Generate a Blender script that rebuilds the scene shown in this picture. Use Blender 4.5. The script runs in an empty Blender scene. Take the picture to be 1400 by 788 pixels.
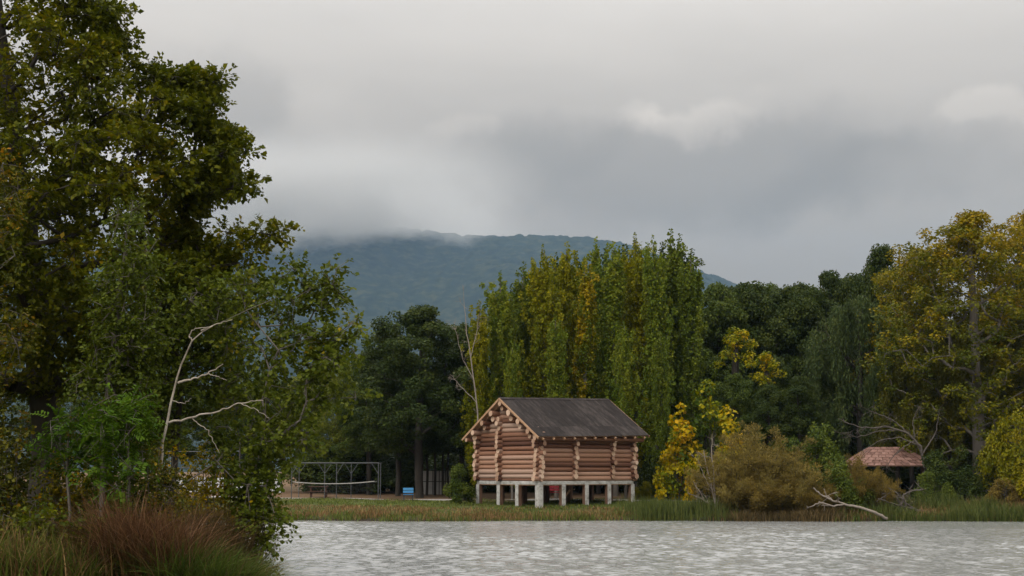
import bpy, bmesh, math, random
import numpy as np
R = math.radians
sc = bpy.context.scene
COL = sc.collection

# ------------------------------------------------------------------ camera
F = 1944.0                      # focal length in photo pixels (1400 wide) = 50 mm
CAMZ = 2.58
HOR = 645.0                     # photo row of the horizon
PITCH = math.atan((HOR - 394) / F)
cam_d = bpy.data.cameras.new('camera')
cam_d.lens = 50.0; cam_d.sensor_width = 36.0
cam_d.clip_start = 0.1; cam_d.clip_end = 20000
cam = bpy.data.objects.new('camera', cam_d); COL.objects.link(cam)
cam.location = (0, 0, CAMZ); cam.rotation_euler = (math.pi / 2 + PITCH, 0, 0)
sc.camera = cam

def P(px, py, Y):
    """world point at depth Y seen at photo pixel (px, py)"""
    px = np.asarray(px, float); py = np.asarray(py, float); Y = np.asarray(Y, float)
    a = (px - 700) / F; b = (394 - py) / F
    dy = math.cos(PITCH) - b * math.sin(PITCH)
    dz = math.sin(PITCH) + b * math.cos(PITCH)
    t = Y / dy
    return np.stack(np.broadcast_arrays(a * t, Y + 0 * t, CAMZ + dz * t), -1)

# ------------------------------------------------------------------ world, sun
SUN_EL, SUN_AZ = R(38), R(-148)         # azimuth from +Y towards +X: behind left
world = bpy.data.worlds.new('World'); sc.world = world; world.use_nodes = True
def build_world():
    nt = world.node_tree; N = nt.nodes; Lk = nt.links
    N.clear()
    out = N.new('ShaderNodeOutputWorld'); bg = N.new('ShaderNodeBackground')
    Lk.new(bg.outputs[0], out.inputs[0])
    def M(op, a, b=None, c=None, clamp=False):
        n = N.new('ShaderNodeMath'); n.operation = op; n.use_clamp = clamp
        for i, v in enumerate((a, b, c)):
            if v is None: continue
            if isinstance(v, (int, float)): n.inputs[i].default_value = v
            else: Lk.new(v, n.inputs[i])
        return n.outputs[0]
    def V(op, a, b):
        n = N.new('ShaderNodeVectorMath'); n.operation = op
        for i, v in enumerate((a, b)):
            if isinstance(v, tuple): n.inputs[i].default_value = v
            else: Lk.new(v, n.inputs[i])
        return n
    tc = N.new('ShaderNodeTexCoord'); sep = N.new('ShaderNodeSeparateXYZ')
    Lk.new(tc.outputs['Generated'], sep.inputs[0])
    X, Y, Z = sep.outputs
    az = M('ARCTAN2', X, Y); el = M('ARCSINE', Z)
    # overcast deck: brighter towards the zenith
    ramp = N.new('ShaderNodeValToRGB'); ramp.color_ramp.interpolation = 'B_SPLINE'
    el_ = ramp.color_ramp.elements
    stops = [(0.0, (.235, .185, .135)), (.07, (.25, .197, .145)), (.16, (.38, .318, .25)), (.25, (.62, .548, .468)),
             (.34, (.845, .775, .692)), (.46, (1.6, 1.55, 1.48)), (.62, (2.1, 2.05, 1.98)), (1.0, (2.6, 2.54, 2.46))]
    el_[0].position = 0; el_[1].position = 1
    for p, c in stops[1:-1]: el_.new(p)
    for e, (p, c) in zip(el_, stops): e.position = p; e.color = (c[0] / 2.6, c[1] / 2.6, c[2] / 2.6, 1)
    Lk.new(M('ABSOLUTE', Z), ramp.inputs[0])
    # billowing structure of the deck, everywhere
    mp = N.new('ShaderNodeMapping'); mp.inputs['Scale'].default_value = (2.2, 2.2, 7.5)
    Lk.new(tc.outputs['Generated'], mp.inputs[0])
    nz = N.new('ShaderNodeTexNoise'); nz.inputs['Scale'].default_value = 1.7; nz.inputs['Detail'].default_value = 5
    nz.inputs['Roughness'].default_value = .5; nz.inputs['Distortion'].default_value = .25
    Lk.new(mp.outputs[0], nz.inputs['Vector'])
    deck = M('MULTIPLY_ADD', M('SUBTRACT', nz.outputs[0], .5), .36, 1.0)
    # softer edges for the single clouds: warp their coordinates by noise
    uv = N.new('ShaderNodeCombineXYZ'); Lk.new(az, uv.inputs[0]); Lk.new(el, uv.inputs[1])
    nw = N.new('ShaderNodeTexNoise'); nw.inputs['Scale'].default_value = 11; nw.inputs['Detail'].default_value = 5; nw.inputs['Roughness'].default_value = .55
    Lk.new(uv.outputs[0], nw.inputs['Vector'])
    wv = V('MULTIPLY', V('SUBTRACT', nw.outputs['Color'], (.5, .5, .5)).outputs[0], (.13, .085, 0))
    uvw = V('ADD', uv.outputs[0], wv.outputs[0]).outputs[0]
    def cloud(px, py, rx, ry, gain, inner=0.15):
        d = V('SUBTRACT', uvw, ((px - 700) / F, (HOR - py) / F, 0)).outputs[0]
        d = V('MULTIPLY', d, (F / rx, F / ry, 0)).outputs[0]
        ln = N.new('ShaderNodeVectorMath'); ln.operation = 'LENGTH'; Lk.new(d, ln.inputs[0])
        mr = N.new('ShaderNodeMapRange'); mr.interpolation_type = 'SMOOTHERSTEP'
        mr.inputs[1].default_value = 1.0; mr.inputs[2].default_value = inner
        mr.inputs[3].default_value = 1.0; mr.inputs[4].default_value = gain
        Lk.new(ln.outputs['Value'], mr.inputs[0])
        return mr.outputs[0]
    g = M('MULTIPLY', deck, 2.6)
    for a in CLOUDS: g = M('MULTIPLY', g, cloud(*a))
    sky = N.new('ShaderNodeTexSky'); sky.sky_type = 'NISHITA'; sky.sun_disc = False
    sky.sun_elevation = SUN_EL; sky.sun_rotation = SUN_AZ; sky.air_density = 1.5; sky.dust_density = 3
    ssc = N.new('ShaderNodeVectorMath'); ssc.operation = 'SCALE'; ssc.inputs['Scale'].default_value = .10
    Lk.new(sky.outputs[0], ssc.inputs[0])
    csc = N.new('ShaderNodeVectorMath'); csc.operation = 'SCALE'
    Lk.new(ramp.outputs[0], csc.inputs[0]); Lk.new(g, csc.inputs['Scale'])
    mix = N.new('ShaderNodeMix'); mix.data_type = 'RGBA'; mix.inputs[0].default_value = .94
    Lk.new(ssc.outputs[0], mix.inputs[6]); Lk.new(csc.outputs[0], mix.inputs[7])
    Lk.new(mix.outputs[2], bg.inputs[0]); bg.inputs[1].default_value = 1.0
# clouds of this overcast: (photo x, y, half width, half height, brightness)
CLOUDS = [(318, 132, 125, 110, .80, .15), (370, 215, 130, 80, .92, .2), (930, 235, 430, 110, .76, .35), (1200, 262, 250, 75, .86, .3), (740, 190, 170, 70, .90, .3),
          (955, 158, 150, 38, 1.22, .25), (880, 145, 60, 26, 1.10, .3), (1335, 178, 75, 42, 1.20, .3), (640, 178, 60, 36, 1.10, .3), (560, 150, 120, 60, .95, .2)]
build_world()

sun_d = bpy.data.lights.new('sun', 'SUN'); sun_d.energy = 1.5; sun_d.angle = R(25); sun_d.color = (1, .96, .9)
sun = bpy.data.objects.new('sun', sun_d); COL.objects.link(sun)
sv = np.array([math.sin(SUN_AZ) * math.cos(SUN_EL), math.cos(SUN_AZ) * math.cos(SUN_EL), math.sin(SUN_EL)])
from mathutils import Vector, Matrix
sun.rotation_euler = Vector(-sv).to_track_quat('-Z', 'Y').to_euler()

vs = sc.view_settings
vs.view_transform = 'Standard'; vs.look = 'None'; vs.exposure = 0.0; vs.gamma = 1.0; vs.use_curve_mapping = False
sc.render.engine = 'CYCLES'
cy = sc.cycles
cy.use_denoising = True; cy.max_bounces = 8; cy.diffuse_bounces = 3; cy.glossy_bounces = 3; cy.transmission_bounces = 4
cy.volume_bounces = 5; cy.transparent_max_bounces = 8
cy.caustics_reflective = False; cy.caustics_refractive = False

# ------------------------------------------------------------------ materials
def new_mat(name):
    m = bpy.data.materials.new(name); m.use_nodes = True
    nt = m.node_tree; nt.nodes.clear()
    out = nt.nodes.new('ShaderNodeOutputMaterial')
    return m, nt, out
def ramp_node(nt, cols):
    r = nt.nodes.new('ShaderNodeValToRGB'); el = r.color_ramp.elements
    n = len(cols)
    pos = [i / (n - 1) for i in range(n)]
    if isinstance(cols[0][0], tuple): pos = [c[1] for c in cols]; cols = [c[0] for c in cols]
    for p in pos[1:-1]: el.new(p)
    for e, p, c in zip(el, pos, cols): e.position = p; e.color = (*c, 1)
    return r
LEAF_GAIN = 1.35
def leaf_mat(name, cols, trans=.32, rough=.55, lvw=.5, spec=.12):
    """cols: leaf colours of this plant; the leaf's own and its spray's random value pick one"""
    m, nt, out = new_mat(name); N = nt.nodes; L = nt.links
    a = N.new('ShaderNodeAttribute'); a.attribute_name = 'lv'
    b = N.new('ShaderNodeAttribute'); b.attribute_name = 'cv'
    m1 = N.new('ShaderNodeMath'); m1.operation = 'MULTIPLY'; m1.inputs[1].default_value = lvw
    m2 = N.new('ShaderNodeMath'); m2.operation = 'MULTIPLY_ADD'; m2.inputs[1].default_value = 1 - lvw
    L.new(a.outputs['Fac'], m1.inputs[0]); L.new(b.outputs['Fac'], m2.inputs[0]); L.new(m1.outputs[0], m2.inputs[2])
    sat = lambda c: tuple(max(.002, (v + (v - (c[0] + c[1] + c[2]) / 3) * .25) * LEAF_GAIN) for v in c)
    cols = [(sat(c[0]), c[1]) if isinstance(c[0], tuple) else sat(c) for c in cols]
    r = ramp_node(nt, cols); L.new(m2.outputs[0], r.inputs[0])
    pb = N.new('ShaderNodeBsdfPrincipled'); pb.inputs['Roughness'].default_value = rough
    pb.inputs['Specular IOR Level'].default_value = spec
    tr = N.new('ShaderNodeBsdfTranslucent')
    L.new(r.outputs[0], pb.inputs['Base Color']); L.new(r.outputs[0], tr.inputs[0])
    mx = N.new('ShaderNodeMixShader'); mx.inputs[0].default_value = trans
    L.new(pb.outputs[0], mx.inputs[1]); L.new(tr.outputs[0], mx.inputs[2]); L.new(mx.outputs[0], out.inputs[0])
    return m
def noise_mat(name, cols, scale=4, detail=6, stretch=(1, 1, 1), rough=.85, bump=.3, bdist=.02, obj_random=0.0, coord='Object', spec=.25, nrough=.6):
    m, nt, out = new_mat(name); N = nt.nodes; L = nt.links
    tc = N.new('ShaderNodeTexCoord'); mp = N.new('ShaderNodeMapping'); mp.inputs['Scale'].default_value = stretch
    if coord == 'World':
        g = N.new('ShaderNodeNewGeometry'); L.new(g.outputs['Position'], mp.inputs[0])
    else: L.new(tc.outputs[coord], mp.inputs[0])
    nz = N.new('ShaderNodeTexNoise'); nz.inputs['Scale'].default_value = scale; nz.inputs['Detail'].default_value = detail
    nz.inputs['Roughness'].default_value = nrough
    fac = nz.outputs[0]
    if obj_random:
        oi = N.new('ShaderNodeObjectInfo')
        va = N.new('ShaderNodeVectorMath'); va.operation = 'ADD'
        sc_ = N.new('ShaderNodeMath'); sc_.operation = 'MULTIPLY'; sc_.inputs[1].default_value = 37.0
        L.new(oi.outputs['Random'], sc_.inputs[0]); L.new(mp.outputs[0], va.inputs[0]); L.new(sc_.outputs[0], va.inputs[1])
        L.new(va.outputs[0], nz.inputs['Vector'])
        ma = N.new('ShaderNodeMath'); ma.operation = 'MULTIPLY_ADD'; ma.inputs[1].default_value = obj_random
        su = N.new('ShaderNodeMath'); su.operation = 'SUBTRACT'; su.inputs[1].default_value = .5
        L.new(oi.outputs['Random'], su.inputs[0]); L.new(su.outputs[0], ma.inputs[0]); L.new(fac, ma.inputs[2]); fac = ma.outputs[0]
    else: L.new(mp.outputs[0], nz.inputs['Vector'])
    r = ramp_node(nt, cols); L.new(fac, r.inputs[0])
    pb = N.new('ShaderNodeBsdfPrincipled'); pb.inputs['Roughness'].default_value = rough; pb.inputs['Specular IOR Level'].default_value = spec
    L.new(r.outputs[0], pb.inputs['Base Color'])
    if bump:
        bp = N.new('ShaderNodeBump'); bp.inputs['Strength'].default_value = bump; bp.inputs['Distance'].default_value = bdist
        L.new(nz.outputs[0], bp.inputs['Height']); L.new(bp.outputs[0], pb.inputs['Normal'])
    L.new(pb.outputs[0], out.inputs[0])
    return m

M_bark_dark = noise_mat('bark_dark', [(.02, .016, .012), (.05, .042, .033)], 9, stretch=(1, 1, .25), bump=.6)
M_bark_grey = noise_mat('bark_grey', [(.07, .06, .05), (.16, .14, .12)], 8, stretch=(1, 1, .25), bump=.6)
M_bark_pale = noise_mat('bark_pale', [((.12, .095, .07), .3), ((.29, .25, .20), .5), ((.42, .375, .315), .75)], 5, stretch=(1, 1, .8), bump=.3)
M_deadwood = noise_mat('dead_wood', [(.13, .105, .085), (.30, .255, .21)], 6, bump=.4)
M_deadtwig = noise_mat('dead_twig', [(.05, .042, .036), (.12, .10, .085)], 6, bump=.2)

# ------------------------------------------------------------------ mesh accumulators (numpy, all quads)
class Acc:
    def __init__(s): s.v = []; s.q = []; s.lv = []; s.cv = []; s.n = 0
    def add(s, v, q, lv=None, cv=None):
        v = np.asarray(v, np.float32).reshape(-1, 3); q = np.asarray(q, np.int64).reshape(-1, 4)
        s.v.append(v); s.q.append(q + s.n); s.n += len(v)
        s.lv.append(np.zeros(len(q), np.float32) if lv is None else np.broadcast_to(np.asarray(lv, np.float32), (len(q),)))
        s.cv.append(np.zeros(len(q), np.float32) if cv is None else np.broadcast_to(np.asarray(cv, np.float32), (len(q),)))
    def mesh(s, name, smooth=False):
        me = bpy.data.meshes.new(name)
        v = np.concatenate(s.v); q = np.concatenate(s.q)
        me.vertices.add(len(v)); me.vertices.foreach_set('co', v.ravel())
        me.loops.add(len(q) * 4); me.loops.foreach_set('vertex_index', q.ravel().astype(np.int32))
        me.polygons.add(len(q)); me.polygons.foreach_set('loop_start', np.arange(0, len(q) * 4, 4, dtype=np.int32))
        if smooth: me.polygons.foreach_set('use_smooth', np.ones(len(q), bool))
        me.update(calc_edges=True)
        for nm, arr in (('lv', s.lv), ('cv', s.cv)):
            a = me.attributes.new(nm, 'FLOAT', 'FACE'); a.data.foreach_set('value', np.ascontiguousarray(np.concatenate(arr)))
        return me
def link(name, me, mat=None, parent=None, loc=None):
    o = bpy.data.objects.new(name, me); COL.objects.link(o)
    if mat is not None and me is not None:
        if len(me.materials) == 0: me.materials.append(mat)
        else: o.material_slots[0].link = 'OBJECT'; o.material_slots[0].material = mat
    if parent is not None: o.parent = parent
    if loc is not None: o.location = loc
    return o
def thing(name, label, cat, loc=(0, 0, 0), rz=0.0, group=None):
    o = bpy.data.objects.new(name, None); COL.objects.link(o); o.empty_display_size = .3
    o.location = loc; o.rotation_euler = (0, 0, rz)
    return tag(o, label, cat, group)
def tag(o, label, cat, group=None):
    o['label'] = label; o['category'] = cat
    if group: o['group'] = group
    return o
def kind(o, k): o['kind'] = k; return o

def unit(a):
    return a / np.maximum(np.linalg.norm(a, axis=-1, keepdims=True), 1e-9)
def add_leaves(acc, pos, d, n, length, width, lv, cv, near=False, fold=.18):
    """one folded leaf per row; d = direction of the blade, n = its face normal"""
    m = len(pos)
    if m == 0: return
    d = unit(d); s = unit(np.cross(d, n)); n = np.cross(s, d)
    L = np.broadcast_to(np.asarray(length, float), (m,))[:, None]; W = np.broadcast_to(np.asarray(width, float), (m,))[:, None]
    lv = np.broadcast_to(lv, (m,)); cv = np.broadcast_to(cv, (m,))
    if near:
        b = pos; t = pos + d * L - n * L * .12
        l1 = pos + d * L * .32 - s * W * .42 + n * W * fold; l2 = pos + d * L * .72 - s * W * .5 + n * W * fold * .6
        r1 = pos + d * L * .32 + s * W * .42 + n * W * fold; r2 = pos + d * L * .72 + s * W * .5 + n * W * fold * .6
        v = np.stack([b, l1, l2, t, r2, r1], 1).reshape(-1, 3)
        i = np.arange(m)[:, None] * 6
        q = np.concatenate([i + np.array([[0, 3, 2, 1]]), i + np.array([[0, 5, 4, 3]])], 1).reshape(-1, 4)
        acc.add(v, q, np.repeat(lv, 2), np.repeat(cv, 2))
    else:
        v = np.stack([pos, pos + d * L * .5 - s * W * .5 + n * W * fold, pos + d * L, pos + d * L * .5 + s * W * .5 + n * W * fold], 1).reshape(-1, 3)
        q = np.arange(m * 4).reshape(-1, 4)
        acc.add(v, q, lv, cv)
def add_tube(acc, pts, rad, k=6):
    pts = np.asarray(pts, float); n = len(pts)
    rad = np.broadcast_to(np.asarray(rad, float), (n,))
    tg = unit(np.gradient(pts, axis=0))
    ref = np.array([0, 0, 1.]) if abs(tg[:, 2]).mean() < .8 else np.array([1., 0, 0])
    a = unit(np.cross(tg, ref)); b = np.cross(tg, a)
    th = np.arange(k) * 2 * math.pi / k
    ring = pts[:, None] + rad[:, None, None] * (np.cos(th)[None, :, None] * a[:, None] + np.sin(th)[None, :, None] * b[:, None])
    v = ring.reshape(-1, 3)
    i = np.arange(n - 1)[:, None] * k; j = np.arange(k)[None]; j2 = (j + 1) % k
    q = np.stack([i + j, i + j2, i + k + j2, i + k + j], -1).reshape(-1, 4)
    acc.add(v, q)
    if rad[-1] > .03:  # closed end
        c = len(v); acc.add(np.concatenate([ring[-1], pts[-1:]]), [[j_, (j_ + 1) % k, k, k] for j_ in range(k)])
def skeleton(rng, trunk, r0, cl, twig=.012, zmin=0.0, bow=.12, pw=2.3, limb=.5, step=.8):
    """grow limbs from a trunk polyline to every foliage centre; returns nodes, parents, radii"""
    tr = np.asarray(trunk, float)
    seg = np.concatenate([[0], np.cumsum(np.linalg.norm(np.diff(tr, axis=0), axis=1))])
    k = max(6, int(seg[-1] / step)); s = np.linspace(0, seg[-1], k)
    tp = np.stack([np.interp(s, seg, tr[:, i]) for i in range(3)], 1)
    tp[1:-1] += rng.normal(0, .012 * seg[-1] / k + .01, tp[1:-1].shape)
    nodes = list(tp); par = [-1] + list(range(k - 1))
    ax = np.interp(cl[:, 2], tp[:, 2], tp[:, 0]); ay = np.interp(cl[:, 2], tp[:, 2], tp[:, 1])
    order = np.argsort(np.hypot(cl[:, 0] - ax, cl[:, 1] - ay) + .15 * np.abs(cl[:, 2] - tp[:, 2].mean()))
    for ci in order:
        c = cl[ci]; A = np.array(nodes); dv = c - A
        dist = np.linalg.norm(dv, axis=1)
        hor = np.hypot(dv[:, 0], dv[:, 1])
        cost = dist + .9 * np.maximum(0, .35 * hor - dv[:, 2]) + 5 * (A[:, 2] < zmin)
        p = int(np.argmin(cost)); D = dist[p]
        if D > .9:
            nn = 2 if D < 2.5 else 3
            for t in np.linspace(0, 1, nn + 1)[1:-1]:
                q = A[p] + dv[p] * t + np.array([0, 0, bow * D * math.sin(math.pi * t) * .6]) + rng.normal(0, .05 * D, 3)
                nodes.append(q); par.append(p if t < 1.01 / nn else len(nodes) - 2)
            nodes.append(c); par.append(len(nodes) - 2)
        else: nodes.append(c); par.append(p)
    n = len(nodes); r = np.zeros(n); acc_ = np.zeros(n)
    for i in range(n - 1, 0, -1):
        r[i] = max(twig, acc_[i] ** (1 / pw)) if acc_[i] > 0 else twig
        acc_[par[i]] += r[i] ** pw
    r[0] = acc_[0] ** (1 / pw)
    f = r0 / max(r[0], 1e-6)
    r = np.where(r > twig * 1.01, twig + (r - twig) * max(.05, (r0 - twig) / max(r[0] - twig, 1e-6)), twig)
    skeleton.trunk_n = k
    r[:k] = np.maximum(r[:k], r0 * np.linspace(1, .18, k)); r[k:] = np.minimum(r[k:], limb * r0)
    return np.array(nodes), np.array(par), r
def skel_mesh(acc, nodes, par, r, k=6, rmin=0.0):
    for i in range(1, len(nodes)):
        if r[i] < rmin: continue
        p = par[i]; rp = min(r[p], r[i] * 1.5)
        add_tube(acc, [nodes[p], nodes[i]], [rp, r[i]], k if r[i] > .03 else 4)
def rdir(rng, n):
    return unit(rng.normal(0, 1, (n, 3)))

def foliage(acc, rng, cl, rad, cvs, per, length, width, near=False, up=.6, droop=0.0, shell=.5, flat=.0, along=None, hang=False):
    """random leaves through the volume of each spray (ellipsoids cl, rad (n,3))"""
    n = len(cl); per = np.broadcast_to(per, (n,)).astype(int)
    idx = np.repeat(np.arange(n), per); m = len(idx)
    u = rdir(rng, m); rr = rng.random(m) ** (1 / (3 + 3 * shell))
    pos = cl[idx] + u * rr[:, None] * rad[idx]
    nrm = unit(u * .7 + np.array([0, 0, up]) + rng.normal(0, .55, (m, 3)))
    d = rng.normal(0, 1, (m, 3)) + u * .6 + np.array([0, 0, -droop])
    if hang: d = np.array([0, 0, -1.]) + rng.normal(0, .3, (m, 3)); nrm = rng.normal(0, 1, (m, 3))
    d = d - nrm * (d * nrm).sum(1, keepdims=True)
    sz = rng.uniform(.7, 1.25, m)
    add_leaves(acc, pos, d, nrm, length * sz, width * sz, rng.random(m), np.clip(cvs[idx] + rng.normal(0, .06, m), 0, 1), near)
def sprigs(acc, wood, rng, cl, rad, cvs, ns, nl, slen, length, width, near=True, up=.7, droop=.25, pinnate=False, outward=None, twig_r=.006):
    """sprays of leafy shoots: each shoot is a twig with leaves set along both sides"""
    n = len(cl); idx = np.repeat(np.arange(n), ns); m = len(idx)
    u = rdir(rng, m); o = cl[idx] + u * (rng.random(m) ** .5)[:, None] * rad[idx] * .75
    d = unit(u + rng.normal(0, .45, (m, 3)) + np.array([0, 0, .15]) + (0 if outward is None else outward[idx]))
    L = slen * rng.uniform(.6, 1.3, m)
    e = o + d * L[:, None] + np.array([0, 0, -1]) * (L * droop)[:, None]
    if wood is not None:
        for i in range(m):
            if rng.random() < .3: add_tube(wood, [cl[idx[i]], (o[i] + e[i]) / 2 + (0, 0, .02), e[i]], [twig_r * 1.3, twig_r, twig_r * .5], 3)
    t = np.tile(np.linspace(.12, 1, nl), m); ii = np.repeat(np.arange(m), nl)
    base = o[ii] + (e - o)[ii] * t[:, None] + np.array([0, 0, 1]) * (np.sin(t * 3.1) * .05 * L[ii])[:, None]
    dd = d[ii]; upv = unit(np.array([0, 0, up]) + rng.normal(0, .35, (m, 3)))[ii]
    side = unit(np.cross(dd, upv)) * np.where(np.arange(len(ii)) % 2, 1, -1)[:, None]
    if pinnate:
        ld = dd * .45 + side + rng.normal(0, .08, (len(ii), 3)); nrm = upv + rng.normal(0, .12, (len(ii), 3))
    else:
        ld = dd * .6 + side * .8 + rng.normal(0, .35, (len(ii), 3)) + np.array([0, 0, -droop]); nrm = upv + rng.normal(0, .45, (len(ii), 3))
        base = base + rng.normal(0, .02, base.shape)
    sz = rng.uniform(.5, 1.35, len(ii))
    cvv = np.clip(cvs[idx][ii] + rng.normal(0, .05, m)[ii], 0, 1)
    add_leaves(acc, base, ld, nrm, length * sz, width * sz, rng.random(len(ii)), cvv, near)

def vnoise(x, y, seed=0):
    """smooth value noise"""
    xi = np.floor(x).astype(np.int64); yi = np.floor(y).astype(np.int64); fx = x - xi; fy = y - yi
    fx = fx * fx * (3 - 2 * fx); fy = fy * fy * (3 - 2 * fy)
    def h(a, b):
        n = (a * 374761393 + b * 668265263 + seed * 974711) & 0x7fffffff
        n = ((n ^ (n >> 13)) * 1274126177) & 0x7fffffff
        return ((n ^ (n >> 16)) & 0xffff) / 65535.0
    return (h(xi, yi) * (1 - fx) + h(xi + 1, yi) * fx) * (1 - fy) + (h(xi, yi + 1) * (1 - fx) + h(xi + 1, yi + 1) * fx) * fy
# ------------------------------------------------------------------ terrain
POND = np.array([(-75, 44), (-75, 74), (-45, 75.5), (-20, 76), (0, 76), (11, 76), (20, 75.5), (28, 74.5), (45, 73), (80, 66), (95, 40),
                 (90, 6), (20, 3.5), (2, 6), (-3.5, 14), (-4.9, 21), (-5.0, 27), (-5.6, 31), (-8.5, 35), (-16, 38), (-40, 41)], float)
def ragged(poly):
    rg = np.random.default_rng(4); out = []
    for i in range(len(poly)):
        a, b = poly[i], poly[(i + 1) % len(poly)]; n = int(np.linalg.norm(b - a) / 1.6) + 1 if min(a[1], b[1]) > 60 else 1
        for j in range(n):
            p = a + (b - a) * j / n
            out.append(p + (np.array([rg.normal(0, .3), rg.normal(0, .28) + .35 * math.sin(p[0] * .35)]) if n > 1 else 0))
    return np.array(out)
POND = ragged(POND)
def pond_sd(x, y):
    """signed distance to the pond outline, positive on land"""
    x = np.asarray(x, float); y = np.asarray(y, float)
    best = np.full(x.shape, 1e9); inside = np.zeros(x.shape, bool)
    n = len(POND)
    for i in range(n):
        ax, ay = POND[i]; bx, by = POND[(i + 1) % n]
        ex, ey = bx - ax, by - ay
        t = np.clip(((x - ax) * ex + (y - ay) * ey) / (ex * ex + ey * ey), 0, 1)
        best = np.minimum(best, np.hypot(x - ax - t * ex, y - ay - t * ey))
        c = ((ay > y) != (by > y)) & (x < (bx - ax) * (y - ay) / (by - ay + 1e-12) + ax)
        inside ^= c
    return np.where(inside, -best, best)
def wob(x, y):
    return (np.sin(x * .9 + 1.3 * np.sin(y * .53)) * np.sin(y * .7 + 1.1 * np.sin(x * .41)) * .05 + np.sin(x * .21 + y * .13) * .06)
def gz(x, y):
    sd = pond_sd(x, y)
    land = .80 * (1 - np.exp(-np.maximum(sd, 0) / 2.6)) + .0035 * np.clip(sd, 0, 200) + .016 * np.clip(sd - 16, 0, 30) + wob(np.asarray(x, float), np.asarray(y, float)) * np.clip(sd / 2, 0, 1)
    return np.where(sd > 0, land, -np.minimum(1.4, -sd * .5))
def gz1(x, y): return float(gz(np.array([x]), np.array([y]))[0])
def axis(*parts):
    return np.unique(np.concatenate([np.arange(a, b, s) for a, b, s in parts]))
def grid_mesh(name, xs, ys, zfun, smooth=True):
    Xg, Yg = np.meshgrid(xs, ys); Z = zfun(Xg, Yg)
    a = Acc(); nx, ny = len(xs), len(ys)
    i = (np.arange(ny - 1)[:, None] * nx + np.arange(nx - 1)[None]).ravel()
    a.add(np.stack([Xg, Yg, Z], -1), np.stack([i, i + 1, i + nx + 1, i + nx], 1))
    return a.mesh(name, smooth)
def ground_material():
    m, nt, out = new_mat('ground_soil'); N = nt.nodes; L = nt.links
    g = N.new('ShaderNodeNewGeometry')
    def noise(scale, det=5, ro=.6, st=(1, 1, 1)):
        mp = N.new('ShaderNodeMapping'); mp.inputs['Scale'].default_value = st; L.new(g.outputs['Position'], mp.inputs[0])
        n = N.new('ShaderNodeTexNoise'); n.inputs['Scale'].default_value = scale; n.inputs['Detail'].default_value = det; n.inputs['Roughness'].default_value = ro
        L.new(mp.outputs[0], n.inputs['Vector']); return n.outputs[0]
    grass = ramp_node(nt, [(.025, .034, .010), (.055, .066, .018), (.10, .10, .03)]); L.new(noise(1.5), grass.inputs[0])
    litter = ramp_node(nt, [(.055, .034, .019), (.13, .080, .046), (.20, .13, .078)]); L.new(noise(3.0, 8, .7), litter.inputs[0])
    sep = N.new('ShaderNodeSeparateXYZ'); L.new(g.outputs['Position'], sep.inputs[0])
    # meadow near the bank, leaf litter under the wood
    mr = N.new('ShaderNodeMapRange'); mr.inputs[1].default_value = 85; mr.inputs[2].default_value = 93
    L.new(sep.outputs[1], mr.inputs[0])
    ad = N.new('ShaderNodeMath'); ad.operation = 'ADD'; L.new(mr.outputs[0], ad.inputs[0])
    n2 = N.new('ShaderNodeMath'); n2.operation = 'MULTIPLY_ADD'; n2.inputs[1].default_value = 1.6; n2.inputs[2].default_value = -.8
    L.new(noise(.35), n2.inputs[0]); L.new(n2.outputs[0], ad.inputs[1]); ad.use_clamp = True
    mix = N.new('ShaderNodeMix'); mix.data_type = 'RGBA'
    L.new(ad.outputs[0], mix.inputs[0]); L.new(grass.outputs[0], mix.inputs[6]); L.new(litter.outputs[0], mix.inputs[7])
    # wet mud at the water's edge
    mud = N.new('ShaderNodeMapRange'); mud.inputs[1].default_value = .05; mud.inputs[2].default_value = .30; L.new(sep.outputs[2], mud.inputs[0])
    mix2 = N.new('ShaderNodeMix'); mix2.data_type = 'RGBA'; mix2.inputs[6].default_value = (.03, .022, .014, 1)
    L.new(mud.outputs[0], mix2.inputs[0]); L.new(mix.outputs[2], mix2.inputs[7])
    pb = N.new('ShaderNodeBsdfPrincipled'); pb.inputs['Roughness'].default_value = .95; pb.inputs['Specular IOR Level'].default_value = .1
    L.new(mix2.outputs[2], pb.inputs['Base Color'])
    bp = N.new('ShaderNodeBump'); bp.inputs['Strength'].default_value = .6; bp.inputs['Distance'].default_value = .08
    L.new(noise(6, 6, .7), bp.inputs['Height']); L.new(bp.outputs[0], pb.inputs['Normal']); L.new(pb.outputs[0], out.inputs[0])
    return m
xs = axis((-4800, -400, 200), (-400, -80, 20), (-80, 80, 1.25), (80, 400, 20), (400, 4801, 200))
ys = axis((-40, 4, 4), (4, 100, 1.2), (100, 200, 5), (200, 600, 40), (600, 6401, 200))
ground = kind(link('ground', grid_mesh('ground', xs, ys, gz), ground_material()), 'structure')

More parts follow.
